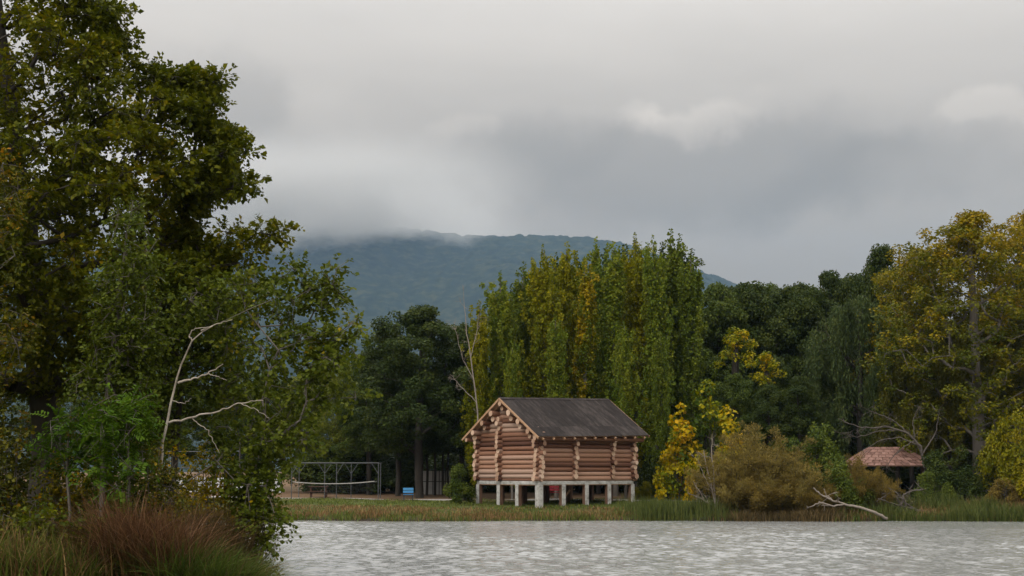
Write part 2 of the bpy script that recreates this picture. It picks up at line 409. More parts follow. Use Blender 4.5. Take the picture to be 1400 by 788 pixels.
def water_material():
    m, nt, out = new_mat('pond_water'); N = nt.nodes; L = nt.links
    g = N.new('ShaderNodeNewGeometry')
    def noise(st, det, ro, dist=0.0):
        mp = N.new('ShaderNodeMapping'); mp.inputs['Scale'].default_value = st; mp.inputs['Rotation'].default_value = (0, 0, R(12))
        L.new(g.outputs['Position'], mp.inputs[0])
        n = N.new('ShaderNodeTexNoise'); n.inputs['Scale'].default_value = 1; n.inputs['Detail'].default_value = det
        n.inputs['Roughness'].default_value = ro; n.inputs['Distortion'].default_value = dist
        L.new(mp.outputs[0], n.inputs['Vector']); return n.outputs[0]
    def M(op, a, b, c=None):
        n = N.new('ShaderNodeMath'); n.operation = op
        for i, v in enumerate((a, b, c)):
            if v is None: continue
            if isinstance(v, float): n.inputs[i].default_value = v
            else: L.new(v, n.inputs[i])
        return n.outputs[0]
    small = noise((4.5, 10, 1), 2, .6, .3)
    bp = N.new('ShaderNodeBump'); bp.inputs['Strength'].default_value = 1.0; bp.inputs['Distance'].default_value = .02
    L.new(small, bp.inputs['Height'])
    pb = N.new('ShaderNodeBsdfPrincipled'); pb.inputs['Base Color'].default_value = (.25, .252, .243, 1)
    pb.inputs['Roughness'].default_value = .06; pb.inputs['IOR'].default_value = 1.333
    L.new(bp.outputs[0], pb.inputs['Normal']); L.new(pb.outputs[0], out.inputs[0])
    return m
def waves(x, y):
    rg = np.random.default_rng(9); z = np.zeros_like(x)
    for k in range(44):
        lam = .20 * (1.9 ** rg.random()); a = R(-82) + rg.normal(0, .45); ph = rg.uniform(0, 6.28)
        z += WAVE * lam * np.sin((x * math.cos(a) + y * math.sin(a)) * 2 * math.pi / lam + ph)
    gust = .55 + .75 * vnoise(x * .09 + 5, y * .22, 11)
    calm = np.clip(pond_sd(x, y) * -1 / 2.5, 0.12, 1)
    inner = np.clip((x + 34) / 3, 0, 1) * np.clip((36 - x) / 3, 0, 1) * np.clip((y - 30) / 3, 0, 1)
    lee = 1 - .55 * np.clip((x - 6) / 14, 0, 1) * np.clip((y - 56) / 14, 0, 1)      # sheltered under the trees
    return z * gust * calm * lee * inner
WAVE = .0088
wx = axis((-78, -34, 4), (-34, 36, .17), (36, 99, 4)); wy = axis((2, 31, 2), (31, 76.6, .09), (76.6, 80, .6))
water = kind(link('water', grid_mesh('water', wx, wy, waves), water_material()), 'structure')

# ------------------------------------------------------------------ wooded hill behind
HY = 5000.0
prof = np.array([(-900, 520), (-500, 430), (-200, 355), (100, 322), (300, 318), (400, 312), (480, 302), (560, 312), (640, 322), (740, 321), (800, 324), (850, 332), (910, 352),
                 (975, 376), (1050, 402), (1150, 430), (1300, 470), (1600, 540), (2400, 600)], float)
pw = P(prof[:, 0], prof[:, 1], HY)
def hill_z(x, y):
    top = np.interp(x, pw[:, 0], pw[:, 2]) - 8
    t = np.clip((y - 2000) / (HY - 2000), 0, 1); back = np.clip((y - HY) / 1400, 0, 1)
    s = t ** 1.15 * (1 - .8 * back)
    spur = (vnoise(x / 340 + 9, y / 840, 3) - .5) * 120 * np.sin(math.pi * np.clip(t, 0, 1)) + (vnoise(x / 120, y / 220, 7) - .5) * 36 * np.sin(math.pi * t)
    can = vnoise(x / 16, y / 26, 5) * 12 + vnoise(x / 8, y / 13, 6) * 7
    return top * s + spur + can * np.clip(t * 8, 0, 1) - 3
hx = axis((-4600, -1300, 80), (-1300, 1000, 7.0), (1000, 4601, 80)); hy = axis((1990, 2600, 61), (2600, 5120, 17), (5120, 6380, 140))
M_hill = noise_mat('hill_forest_canopy', [((.004, .008, .006), .32), ((.013, .020, .010), .5), ((.05, .05, .022), .72)], .025, 9, coord='World', rough=1, bump=.8, bdist=6, spec=0)
hill = kind(link('hill', grid_mesh('hill', hx, hy, hill_z, False), M_hill), 'structure')

# ------------------------------------------------------------------ air: even haze, and the cloud that sits on the summit
def box_mesh(name, x0, x1, y0, y1, z0, z1):
    bm = bmesh.new()
    v = [bm.verts.new(p) for p in ((x0, y0, z0), (x1, y0, z0), (x1, y1, z0), (x0, y1, z0), (x0, y0, z1), (x1, y0, z1), (x1, y1, z1), (x0, y1, z1))]
    for f in ((3, 2, 1, 0), (4, 5, 6, 7), (0, 1, 5, 4), (1, 2, 6, 5), (2, 3, 7, 6), (3, 0, 4, 7)): bm.faces.new([v[i] for i in f])
    me = bpy.data.meshes.new(name); bm.to_mesh(me); bm.free(); return me
def haze_material():
    m, nt, out = new_mat('haze_air')
    pv = nt.nodes.new('ShaderNodeVolumePrincipled')
    pv.inputs['Color'].default_value = (.46, .70, 1.0, 1); pv.inputs['Density'].default_value = .000055; pv.inputs['Anisotropy'].default_value = .1
    nt.links.new(pv.outputs[0], out.inputs['Volume']); return m
haze = kind(link('haze', box_mesh('haze', -5000, 5000, -60, 6500, -3, 1075), haze_material()), 'stuff')
def mist_material():
    m, nt, out = new_mat('summit_mist'); N = nt.nodes; L = nt.links
    g = N.new('ShaderNodeNewGeometry'); sep = N.new('ShaderNodeSeparateXYZ'); L.new(g.outputs['Position'], sep.inputs[0])
    mp = N.new('ShaderNodeMapping'); mp.inputs['Scale'].default_value = (.005, .002, .008); L.new(g.outputs['Position'], mp.inputs[0])
    nz = N.new('ShaderNodeTexNoise'); nz.inputs['Scale'].default_value = 1; nz.inputs['Detail'].default_value = 6; nz.inputs['Roughness'].default_value = .62
    L.new(mp.outputs[0], nz.inputs['Vector'])
    def M(op, a, b, c=None, clamp=False):
        n = N.new('ShaderNodeMath'); n.operation = op; n.use_clamp = clamp
        for i, v in enumerate((a, b, c)):
            if v is None: continue
            if isinstance(v, (int, float)): n.inputs[i].default_value = v
            else: L.new(v, n.inputs[i])
        return n.outputs[0]
    def MR(v, a, b):
        n = N.new('ShaderNodeMapRange'); n.interpolation_type = 'SMOOTHSTEP'; n.inputs[1].default_value = a; n.inputs[2].default_value = b; L.new(v, n.inputs[0]); return n.outputs[0]
    zz = M('MULTIPLY_ADD', M('SUBTRACT', nz.outputs[0],   .5), 400, sep.outputs[2])
    # the cloud base lifts to the right
    zz = M('MULTIPLY_ADD', M('MAXIMUM', M('ADD', sep.outputs[0], 560), 0), -.17, zz)
    low = MR(zz, 705, 835); topf = MR(sep.outputs[2], 1030, 820); rt = MR(sep.outputs[0], 300, -520)
    d = M('MULTIPLY', M('MULTIPLY', low, topf), M('MULTIPLY', M('MULTIPLY', rt, rt), .0075))
    pv = N.new('ShaderNodeVolumePrincipled'); pv.inputs['Color'].default_value = (.74, .72, .69, 1); pv.inputs['Anisotropy'].default_value = .0
    L.new(d, pv.inputs['Density']); L.new(pv.outputs[0], out.inputs['Volume']); return m
mist = kind(link('mist', box_mesh('mist', -3000, 330, 4000, 5600, 600, 1060), mist_material()), 'stuff')

# ------------------------------------------------------------------ log storehouse on posts
def rng_(s): return np.random.default_rng(s)
M_log = noise_mat('log_wood', [((.085, .036, .022), .2), ((.225, .108, .064), .45), ((.33, .180, .115), .62), ((.36, .255, .20), .9)], 5, 7, stretch=(.35, 3.2, 3.2), rough=.8, bump=.5, bdist=.025, obj_random=.75, nrough=.7)
M_logend = noise_mat('log_end_grain', [((.25, .14, .09), .3), ((.48, .32, .22), .55), ((.60, .45, .34), .8)], 6, 4, rough=.85, bump=.2, obj_random=.4)
M_felt = noise_mat('roof_felt', [((.010, .008, .007), .25), ((.026, .021, .019), .5), ((.085, .07, .063), .84)], 1.3, 9, stretch=(2.4, .55, 1), rough=.9, bump=.5, bdist=.01, obj_random=.14, nrough=.78, spec=.1)
M_board = noise_mat('raw_board', [((.26, .14, .075), .3), ((.44, .28, .17), .7)], 5, 5, stretch=(.4, 3, 3), rough=.8, bump=.2)
M_conc = noise_mat('weathered_pale_beam', [((.13, .12, .10), .3), ((.36, .35, .325), .5), ((.52, .51, .48), .72)], 3, 9, stretch=(1, 1, 1.4), rough=.9, bump=.3, nrough=.7)
M_post = noise_mat('brown_post', [((.10, .055, .035), .3), ((.20, .115, .075), .7)], 5, 6, stretch=(3, 3, .4), rough=.85, bump=.3)

def log_mesh(seed, k=14, rings=7):
    """unit log along +x from 0 to 1, radius about 1, rounded and a little knobbly, end grain as second material"""
    rg = rng_(seed); bm = bmesh.new(); rows = []
    ph = rg.uniform(0, 6.3, 3)
    for i in range(rings):
        t = i / (rings - 1); row = []
        rr = 1 + .07 * (t - .5) * (1 if seed % 2 else -1) + .03 * math.sin(5 * t + ph[0])
        cyy, czz = .04 * math.sin(3.1 * t + ph[1]), .03 * math.sin(4 * t + ph[2])
        for j in range(k):
            a = 2 * math.pi * j / k; r = rr * (1 + .025 * math.sin(3 * a + ph[1]) + rg.normal(0, .012))
            row.append(bm.verts.new((t, cyy + r * math.cos(a), czz + r * math.sin(a))))
        rows.append(row)
    for i in range(rings - 1):
        for j in range(k):
            f = bm.faces.new([rows[i][j], rows[i][(j + 1) % k], rows[i + 1][(j + 1) % k], rows[i + 1][j]]); f.smooth = True
    f0 = bm.faces.new(rows[0][::-1]); f1 = bm.faces.new(rows[-1]); f0.material_index = f1.material_index = 1
    bm.normal_update(); bmesh.ops.recalc_face_normals(bm, faces=bm.faces[:])
    me = bpy.data.meshes.new('log'); bm.to_mesh(me); bm.free(); me.materials.append(M_log); me.materials.append(M_logend)
    return me
LOGS = [log_mesh(s) for s in range(8)]
def hexa(name, pts, mat, parent, bevel=0.0):
    """box from 8 corners: bottom 0-3 ccw, top 4-7"""
    bm = bmesh.new(); v = [bm.verts.new(p) for p in pts]
    for f in ((3, 2, 1, 0), (4, 5, 6, 7), (0, 1, 5, 4), (1, 2, 6, 5), (2, 3, 7, 6), (3, 0, 4, 7)): bm.faces.new([v[i] for i in f])
    if bevel: bmesh.ops.bevel(bm, geom=bm.edges[:], offset=bevel, segments=1, affect='EDGES')
    bmesh.ops.recalc_face_normals(bm, faces=bm.faces[:])
    me = bpy.data.meshes.new(name); bm.to_mesh(me); bm.free()
    return link(name, me, mat, parent)
def cbox(name, x0, x1, y0, y1, z0, z1, mat, parent, bevel=0.0):
    return hexa(name, [(x0, y0, z0), (x1, y0, z0), (x1, y1, z0), (x0, y1, z0), (x0, y0, z1), (x1, y0, z1), (x1, y1, z1), (x0, y1, z1)], mat, parent, bevel)

TH = R(40)
c0 = P(737, 658, 80.0)
BASEZ = float(c0[2])                                      # top of the floor beams
cabin = thing('log_cabin', 'reddish log storehouse with grey felt gable roof raised on pale posts', 'log cabin', (float(c0[0]), 80.0, 0), TH)
CL, CW = 7.22, 5.33
def cabin_world(u, v): return (c0[0] + u * math.cos(TH) - v * math.sin(TH), 80 + u * math.sin(TH) + v * math.cos(TH))
rg = rng_(5)
LS = .262
def put_log(p, axis_, length, rad, i):
    o = link('log', LOGS[i % 8], None, cabin); o.location = p
    o.rotation_euler = (float(rg.uniform(0, 6.28)), 0, 0) if axis_ == 'u' else (0, 0, 0)
    if axis_ == 'v': o.rotation_euler = (0, 0, math.pi / 2)
    o.scale = (length, rad, rad); return o
li = 0
ROWS = 11
def roof_under(v):
    e = .72; return ZE + (min(v, CW - v) + e) / (CW / 2 + e) * (ZR - ZE)
ZE = float(P(737, 597, 79.0)[2]); ZR = float(P(683, 544, 81.6)[2]) - .02
z0 = BASEZ + .10
for v in (0.0, 3.23, CW):                                 # walls along the length
    for r in range(ROWS + (3 if v == 3.23 else 0)):
        z = z0 + .03 + r * LS; rad = .136 + rg.uniform(-.013, .014)
        if z > roof_under(v) - .12: continue
        a = .36 + rg.uniform(-.10, .12); b = .36 + rg.uniform(-.10, .12)
        put_log((-a, v + rg.normal(0, .012), z), 'u', CL + a + b, rad, li); li += 1
for u in (0.0, 2.56, 5.53, CL):                           # cross walls, half a log higher
    for r in range(18):
        z = z0 + .03 + LS / 2 + r * LS; rad = .136 + rg.uniform(-.013, .014)
        if r < ROWS:
            a = .36 + rg.uniform(-.12, .12); b = .36 + rg.uniform(-.10, .12); lo, hi = -a, CW + b
            if z > roof_under(0) - .22: lo, hi = .05, CW - .05
        elif u in (0.0, CL):
            half = (ZR - z - .30) / (ZR - ZE) * (CW / 2 + .72) - rg.uniform(.0, .12)
            if half < .25: continue
            lo, hi = CW / 2 - half, CW / 2 + half
        else: continue
        put_log((u + rg.normal(0, .012), lo, z), 'v', hi - lo, rad, li); li += 1
# half log sill under the cross walls
for u in (0.0, CL): put_log((u, -.25, z0 - .03), 'v', CW + .5, .09, li); li += 1
# purlins carrying the roof, each on a shorter corbel log
for v, dr in ((CW / 2, .0), (CW / 2 - .80, .02), (CW / 2 + .80, .02), (CW / 2 - 1.62, 0), (CW / 2 + 1.62, 0), (CW / 2 - 2.45, 0), (CW / 2 + 2.45, 0), (-.42, -.03), (CW + .42, -.03)):
    zt = ZE + (CW / 2 + .72 - abs(v - CW / 2)) / (CW / 2 + .72) * (ZR - ZE)
    rad = .15 + dr
    o = put_log((-.66 - rg.uniform(0, .05), v, zt - rad - .15), 'u', CL + 1.25, rad, li); li += 1; o.name = 'purlin'
    if 0 < v < CW:
        o = put_log((-.46 - rg.uniform(0, .05), v + .03, zt - 3 * rad - .13), 'u', CL + .95, rad * .93, li); li += 1; o.name = 'purlin'

# roof: deck boards, felt strips laid down the slope, bargeboards, rafter tails
U0, U1 = -.683, CL + .75
RISE = .20                                               # the far end stands a little higher: the posts have settled
def rp(u, s, side, lift=0.0):
    """point on the roof: s = 0 at the eave, 1 at the ridge"""
    e = .72; half = CW / 2 + e
    v = (-e + s * half) if side == 0 else (CW + e - s * half)
    nl = math.hypot(half, ZR - ZE); nv = -(ZR - ZE) / nl * (1 if side == 0 else -1); nz_ = half / nl
    return (u, v + nv * lift, ZE + s * (ZR - ZE) + nz_ * lift + RISE * (u - U0) / (U1 - U0))
def slab(name, ua, ub, s0, s1, side, l0, l1, mat, parent, skew=0.0, bevel=0.0):
    return hexa(name, [rp(ua, s0, side, l0), rp(ub, s0, side, l0), rp(ub + skew, s1, side, l0), rp(ua + skew, s1, side, l0),
                       rp(ua, s0, side, l1), rp(ub, s0, side, l1), rp(ub + skew, s1, side, l1), rp(ua + skew, s1, side, l1)], mat, parent, bevel)
for side in (0, 1):
    deck = slab('roof_deck', U0 + .02, U1 - .02, .0, 1.0 - .008 * side, side, -.05, 0.0, M_board, cabin)
    n = 8; w = (U1 - U0) / n
    for i in range(n):
        j = rg.uniform(-.02, .02)
        a = U0 + i * w - (.0 if i == 0 else .07); b = U0 + (i + 1) * w
        slab('roof_felt_strip', a, b + (0 if i == n - 1 else j), .17 + rg.uniform(-.012, .012), .995, side, .004 + .007 * (i % 2), .012 + .009 * (i % 2) + rg.uniform(0, .004), M_felt, deck)
    for i in range(4):                                    # the lapped course along the eave
        ww = (U1 - U0) / 4
        slab('roof_felt_strip', U0 + i * ww + .004, U0 + (i + 1) * ww - .004, -.012, .24 + rg.uniform(-.01, .01), side, .022, .031 + .004 * (i % 2), M_felt, deck)
    for ue, du in ((U0, -.035), (U1, .035)):
        slab('bargeboard', min(ue, ue + du), max(ue, ue + du), -.02, 1.0, side, -.10, .018, M_board, cabin)
    for i in range(11):
        u = U0 + .35 + i * (U1 - U0 - .7) / 10
        slab('rafter', u - .045, u + .045, -.035, .98, side, -.15, -.052, M_board, cabin)
rc = [rp(U0, 1, 0, 0), rp(U1, 1, 0, 0)]
bm = bmesh.new()
for dz, hw in ((.05, 0.0), (.0, .16)): pass
va = [bm.verts.new(p) for p in ((U0, CW / 2 - .17, ZR - .06), (U0, CW / 2, ZR + .055), (U0, CW / 2 + .17, ZR - .06), (U0, CW / 2, ZR - .0),
                                (U1, CW / 2 - .17, ZR - .06 + RISE), (U1, CW / 2, ZR + .055 + RISE), (U1, CW / 2 + .17, ZR - .06 + RISE), (U1, CW / 2, ZR + RISE))]
for f in ((0, 1, 5, 4), (1, 2, 6, 5), (2, 3, 7, 6), (3, 0, 4, 7), (0, 3, 2, 1), (4, 5, 6, 7)): bm.faces.new([va[i] for i in f])
bmesh.ops.recalc_face_normals(bm, faces=bm.faces[:])
me = bpy.data.meshes.new('ridge_cap'); bm.to_mesh(me); bm.free(); link('ridge_cap', me, M_felt, cabin)

# floor beams and posts
zb0 = BASEZ - .20
for nm, a in (('floor_beam', (-.10, CL + .10, -.10, .10)), ('floor_beam', (-.10, CL + .10, CW - .10, CW + .10)),
              ('floor_beam', (-.104, .096, .104, CW - .104)), ('floor_beam', (CL - .096, CL + .104, .104, CW - .104)), ('floor_beam', (.1, CL - .1, 3.13, 3.33))):
    cbox(nm, a[0], a[1], a[2], a[3], zb0, BASEZ - .004, M_conc, cabin, .012)
cbox('floor', .1, CL - .1, .1, CW - .1, BASEZ - .05, BASEZ + .01, M_post, cabin)
for a in ((.12, CL - .12, -.075, .075), ): cbox('packing_board', a[0], a[1], a[2], a[3], zb0 - .035, zb0 - .003, M_board, cabin)
cbox('packing_board', -.078, .072, .12, CW - .12, zb0 - .035, zb0 - .003, M_board, cabin)
def post(u, v, face, w=.24):
    x, y = cabin_world(u, v); g = gz1(x, y) - .12
    o = cbox('post', u - w / 2, u + w / 2, v - w / 2, v + w / 2, g, zb0 - .037, M_post, cabin, .01)
    t = .045
    if 'v' in face: cbox('post_facing', u - w / 2 - .012, u + w / 2 + .012, v - w / 2 - t, v - w / 2 - .002, g, zb0 - .003, M_conc, o, .006)
    if 'u' in face: cbox('post_facing', u - w / 2 - t, u - w / 2 - .002, v - w / 2 - .012, v + w / 2 + .012, g, zb0 - .003, M_conc, o, .006)
for u in (1.72, 3.5, 5.28, CL - .03): post(u, 0.0, 'v')
for v in (1.75, 3.4, CW - .03): post(0.0, v, 'u')
post(.02, .02, 'uv', .27)
for u in (1.72, 3.5, 5.28, CL - .03):
    for v in (1.75, 3.4, CW - .03): post(u, v, '', .2)
# a discarded plank leaning under the floor
x, y = cabin_world(2.3, .9)
pl = link('plank', box_mesh('plank', -.06, .06, -.02, .02, 0, 1.05), M_board); pl.location = (x, y, gz1(x, y)); pl.rotation_euler = (R(12), R(38), TH)
tag(pl, 'loose plank leaning under the floor of the log storehouse', 'plank')

# ------------------------------------------------------------------ far trees: a few crowns of each kind, copied with their own size, turn and leaf colour
class Kind: pass
def poplar_kind(seed, H=18.0, Rr=2.3, nb=44, per=64, leaf=.20, spires=4, base=.07, tips=1.0):
    """ascending limbs, each a plume of leaf sprays"""
    rg = rng_(seed); k = Kind(); k.H = H
    cl, rad, cv = [], [], []
    ltone = rg.uniform(.05, .9, nb)
    for i in range(nb):
        t0 = base + (.84 - base) * (i / nb) ** .9; hb = H * t0; az_ = i * 2.4 + rg.uniform(-.5, .5)
        reach = Rr * (1 - .72 * t0) * rg.uniform(.45, 1.45); ln = max(1.4, min(H * rg.uniform(.14, .30), (H * rg.uniform(.78, .96) - hb)))
        n = max(4, int(ln / .62))
        for q in range(n):
            f = (q + 1) / n; r = reach * (f ** .75); z = hb + ln * f
            s = (1.0 - .55 * f) * rg.uniform(.75, 1.25)
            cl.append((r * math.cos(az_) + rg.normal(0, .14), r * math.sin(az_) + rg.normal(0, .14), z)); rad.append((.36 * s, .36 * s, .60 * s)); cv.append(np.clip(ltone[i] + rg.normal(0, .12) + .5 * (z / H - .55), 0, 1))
    for j in range(spires + 1):
        ox, oy = (0, 0) if j == 0 else rg.normal(0, Rr * .30, 2); top = H if j == 0 else H * rg.uniform(.88, .99)
        for q in range(9):
            s = .12 + .032 * q; cl.append((ox * (1 - q * .04) + rg.normal(0, .05 + .03 * q), oy * (1 - q * .04) + rg.normal(0, .05 + .03 * q), top - .3 - q * .46)); rad.append((s, s, .42)); cv.append(np.clip(.55 + rg.normal(0, .15), 0, 1))
    cl = np.array(cl); rad = np.array(rad); cv = np.array(cv)
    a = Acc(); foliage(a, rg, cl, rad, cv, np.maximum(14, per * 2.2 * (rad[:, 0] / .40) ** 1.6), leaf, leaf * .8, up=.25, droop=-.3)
    k.leaf = a.mesh('poplar_crown')
    w = Acc(); nodes, par, r = skeleton(rg, [(0, 0, -.4), (.05, 0, H * .3), (0, .05, H * .7), (0, 0, H * .97)], .22, cl, .010, H * .04, bow=-.05)
    skel_mesh(w, nodes, par, r, 6, .0101); k.wood = w.mesh('poplar_trunk', True); return k
def broad_kind(seed, H=15.0, Rr=5.0, lobes=16, ncl=270, per=150, leaf=.22, clear=.18, name='broad', squash=.8, csize=1.0, droop=.2, hgrad=0.0):
    rg = rng_(seed); k = Kind(); k.H = H
    lb = []
    for i in range(lobes):
        t = (i + .5) / lobes; h = H * (clear + .08 + (1 - clear - .14) * t)
        prof = Rr * math.sin(math.pi * min(.98, (.22 + .76 * t))) ** .7
        a = i * 2.4 + rg.uniform(-.4, .4); rr = prof * rg.uniform(.45, .75) * (0.25 if t > .9 else 1)
        lr = prof * rg.uniform(.28, .50) + .5
        lb.append((rr * math.cos(a), rr * math.sin(a), h, lr))
    cl, rad, cv = [], [], []
    lv_ = rg.uniform(.2, .75, lobes)
    for i in range(ncl):
        j = i % lobes; x, y, h, lr = lb[j]
        u = rdir(rg, 1)[0]; u[2] = abs(u[2]) * rg.choice([1, 1, 1, -.5]); f = rg.uniform(.55, 1.0)
        p = np.array((x, y, h)) + u * lr * f * np.array((1, 1, squash)); p[2] = min(p[2], H - .3)
        s = rg.uniform(.65, 1.2) * csize
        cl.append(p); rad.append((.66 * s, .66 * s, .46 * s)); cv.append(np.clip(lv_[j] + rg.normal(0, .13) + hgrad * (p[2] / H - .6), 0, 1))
    cl = np.array(cl); rad = np.array(rad); cv = np.array(cv)
    a = Acc(); foliage(a, rg, cl, rad, cv, per * (rad[:, 0] / .66) ** 2, leaf, leaf * .72, up=.7, droop=droop)
    k.leaf = a.mesh(name + '_crown')
    w = Acc(); nodes, par, r = skeleton(rg, [(0, 0, -.4), (.1, .05, H * .25), (-.1, .1, H * .6), (0, 0, H * .88)], H * .021, cl, .014, H * .12)
    skel_mesh(w, nodes, par, r, 7, .010); k.wood = w.mesh(name + '_trunk', True); return k
def willow_kind(seed, H=13.0, Rr=4.2, ncl=150, per=210, leaf=.31):
    rg = rng_(seed); k = Kind(); k.H = H; cl, rad, cv, tops = [], [], [], []
    for i in range(ncl):
        t = rg.random(); a = rg.uniform(0, 6.3); h = H * (.35 + .62 * t)
        prof = Rr * math.sin(math.pi * (.25 + .72 * t)) ** .6; r = prof * rg.uniform(.5, 1)
        ln = rg.uniform(.9, 1.9) * (1 if t < .85 else .5)
        tops.append((r * math.cos(a) * .92, r * math.sin(a) * .92, h + ln * .6))
        cl.append((r * math.cos(a), r * math.sin(a), h - ln * .3)); rad.append((.42, .42, ln)); cv.append(rg.uniform(.15, .8))
    cl = np.array(cl); rad = np.array(rad); cv = np.array(cv)
    a = Acc(); foliage(a, rg, cl, rad, cv, per, leaf, leaf * .28, hang=True); k.leaf = a.mesh('willow_crown')
    w = Acc(); nodes, par, r = skeleton(rg, [(0, 0, -.4), (.15, 0, H * .3), (-.1, .1, H * .75)], .26, np.array(tops), .012, H * .15)
    skel_mesh(w, nodes, par, r, 6, .010); k.wood = w.mesh('willow_trunk', True); return k
def bush_kind(seed, H=3.0, Rr=1.8, ncl=96, per=200, leaf=.13, asp=.6, stems=7, cz=.6, cs=.42, fine=False, name='bush', up=.5):
    rg = rng_(seed); k = Kind(); k.H = H; cl, rad, cv = [], [], []
    dom = [(0, 0, 1.0, .55)] + [(rg.uniform(.35, .75) * Rr * math.cos(q * 1.26 + rg.normal(0, .4)), rg.uniform(.35, .75) * Rr * math.sin(q * 1.26 + rg.normal(0, .4)), rg.uniform(.45, .92), rg.uniform(.28, .5)) for q in range(5)]
    tone = rg.uniform(.1, .9, 6)
    for i in range(ncl):
        j = i % 6; dx, dy, dh, dr = dom[j]
        t = rg.random() ** .75; a = rg.uniform(0, 6.3); h = H * dh * (.10 + .90 * t)
        prof = Rr * dr * (1 - (max(0, t - .2) / .82) ** 1.6) ** .7; r = prof * rg.random() ** .45
        s = rg.uniform(.45, 1.3) * cs * (1.1 - .45 * t)
        cl.append((dx + r * math.cos(a), dy + r * math.sin(a), h)); rad.append((s, s, s * cz / .6)); cv.append(np.clip(tone[j] + rg.normal(0, .2), 0, 1))
    cl = np.array(cl); rad = np.array(rad); cv = np.array(cv)
    a = Acc(); foliage(a, rg, cl, rad, cv, per * (rad[:, 0] / cs) ** 2, leaf, leaf * asp, up=up, droop=-.4 if fine else .2)
    k.leaf = a.mesh(name + '_foliage')
    w = Acc()
    for s in range(stems):
        sel = cl[s::stems]; an = s * 6.28 / stems; b = np.array((.25 * Rr * math.cos(an) * .5, .25 * Rr * math.sin(an) * .5, -.2))
        top = sel.mean(0) * np.array((.8, .8, 1.0)) + (0, 0, H * .15)
        nodes, par, r = skeleton(rg, [b, (b + top) / 2 + (0, 0, .1), top], .035 * H / 3 + .01, sel, .008, .1)
        skel_mesh(w, nodes, par, r, 5, .006)
    k.wood = w.mesh(name + '_stems', True); return k

def feather_kind(seed, H=4.5, Rr=2.4, stems=44, per=46, leaf=.15, name='feathery_bush'):
    """many arching stems, each ending in a plume of fine foliage; uneven outline with gaps"""
    rg = rng_(seed); k = Kind(); k.H = H; w = Acc(); cl, rad, cv = [], [], []
    for i in range(stems):
        az_ = i * 2.4 + rg.uniform(-.4, .4); out = Rr * rg.random() ** .6 * rg.uniform(.75, 1.15); hh = H * rg.uniform(.45, 1.0) * (1 - .35 * (out / Rr) ** 2); tone = rg.uniform(.1, .9)
        p = [np.array((.25 * rg.normal(), .25 * rg.normal(), -.1))]
        for q in range(1, 9):
            f = q / 8; p.append(np.array((out * f ** 1.3 * math.cos(az_), out * f ** 1.3 * math.sin(az_), hh * f ** .85)) + rg.normal(0, .05, 3))
            if f > .22:
                s = (.36 - .20 * f) * rg.uniform(.7, 1.4)
                for _ in range(2): cl.append(p[-1] + rg.normal(0, .13, 3)); rad.append((s, s, s * 1.5)); cv.append(np.clip(tone + rg.normal(0, .12), 0, 1))
        add_tube(w, np.array(p), np.linspace(.028, .006, 9), 4)
    cl = np.array(cl); rad = np.array(rad); cv = np.array(cv); cl[:, 2] = np.maximum(cl[:, 2], .15)
    a = Acc(); n = len(cl); idx = np.repeat(np.arange(n), per); m = len(idx); u = rdir(rg, m)
    pos = cl[idx] + u * (rg.random(m) ** .45)[:, None] * rad[idx]; d = u * .7 + np.array([0, 0, .9]) + rg.normal(0, .35, (m, 3)); sz = rg.uniform(.6, 1.3, m)
    add_leaves(a, pos, d, rdir(rg, m), leaf * sz, leaf * .26 * sz, rg.random(m), np.clip(cv[idx] + rg.normal(0, .06, m), 0, 1))
    k.leaf = a.mesh(name + '_foliage'); k.wood = w.mesh(name + '_stems', True); return k
POP = [poplar_kind(11, Rr=1.7), poplar_kind(12, Rr=2.1, spires=5, nb=50), poplar_kind(13, Rr=1.3, spires=2, nb=34), poplar_kind(14, Rr=1.9, spires=4, nb=46)]
BRO = [broad_kind(21, lobes=22), broad_kind(22, Rr=5.6, lobes=28, ncl=330), broad_kind(23, Rr=4.2, lobes=20, ncl=240), broad_kind(24, Rr=4.6, lobes=24, clear=.02, ncl=300)]
WIL = [willow_kind(31), willow_kind(32)]
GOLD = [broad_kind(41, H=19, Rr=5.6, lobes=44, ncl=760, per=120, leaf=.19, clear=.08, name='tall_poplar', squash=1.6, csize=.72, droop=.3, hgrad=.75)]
BUSH = [bush_kind(51), bush_kind(52, Rr=2.1, ncl=110), bush_kind(53, H=2.4, Rr=1.3, ncl=45)]
FEA = [feather_kind(61), feather_kind(62, H=3.4, Rr=2.2, stems=38)]
YEL = [bush_kind(65, H=6, Rr=2.6, ncl=72, per=130, leaf=.25, asp=.8, cs=.62), bush_kind(66, H=4, Rr=1.9, ncl=30, per=130, leaf=.24, asp=.8, cs=.55)]
SPR = [broad_kind(75, H=12, Rr=1.15, lobes=6, ncl=20, per=170, leaf=.22, clear=.66, name='spray', squash=1.1, csize=.62)]

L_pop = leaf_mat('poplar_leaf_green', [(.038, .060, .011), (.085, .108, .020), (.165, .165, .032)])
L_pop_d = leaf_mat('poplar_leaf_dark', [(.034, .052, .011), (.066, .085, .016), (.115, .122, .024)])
L_pop_y = leaf_mat('poplar_leaf_olive', [(.048, .062, .010), (.112, .118, .019), (.21, .18, .030)])
L_gold = leaf_mat('poplar_leaf_gold', [((.048, .064, .011), .2), ((.105, .108, .017), .5), ((.24, .17, .024), .88)], lvw=.35)
L_oldgold = leaf_mat('tall_poplar_leaf_bronze', [((.032, .042, .008), .08), ((.070, .074, .013), .40), ((.13, .108, .018), .68), ((.23, .150, .022), .99)], lvw=.35)
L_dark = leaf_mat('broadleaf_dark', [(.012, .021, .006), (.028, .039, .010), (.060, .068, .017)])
L_mid = leaf_mat('broadleaf_mid', [(.020, .034, .009), (.042, .058, .014), (.084, .094, .024)])
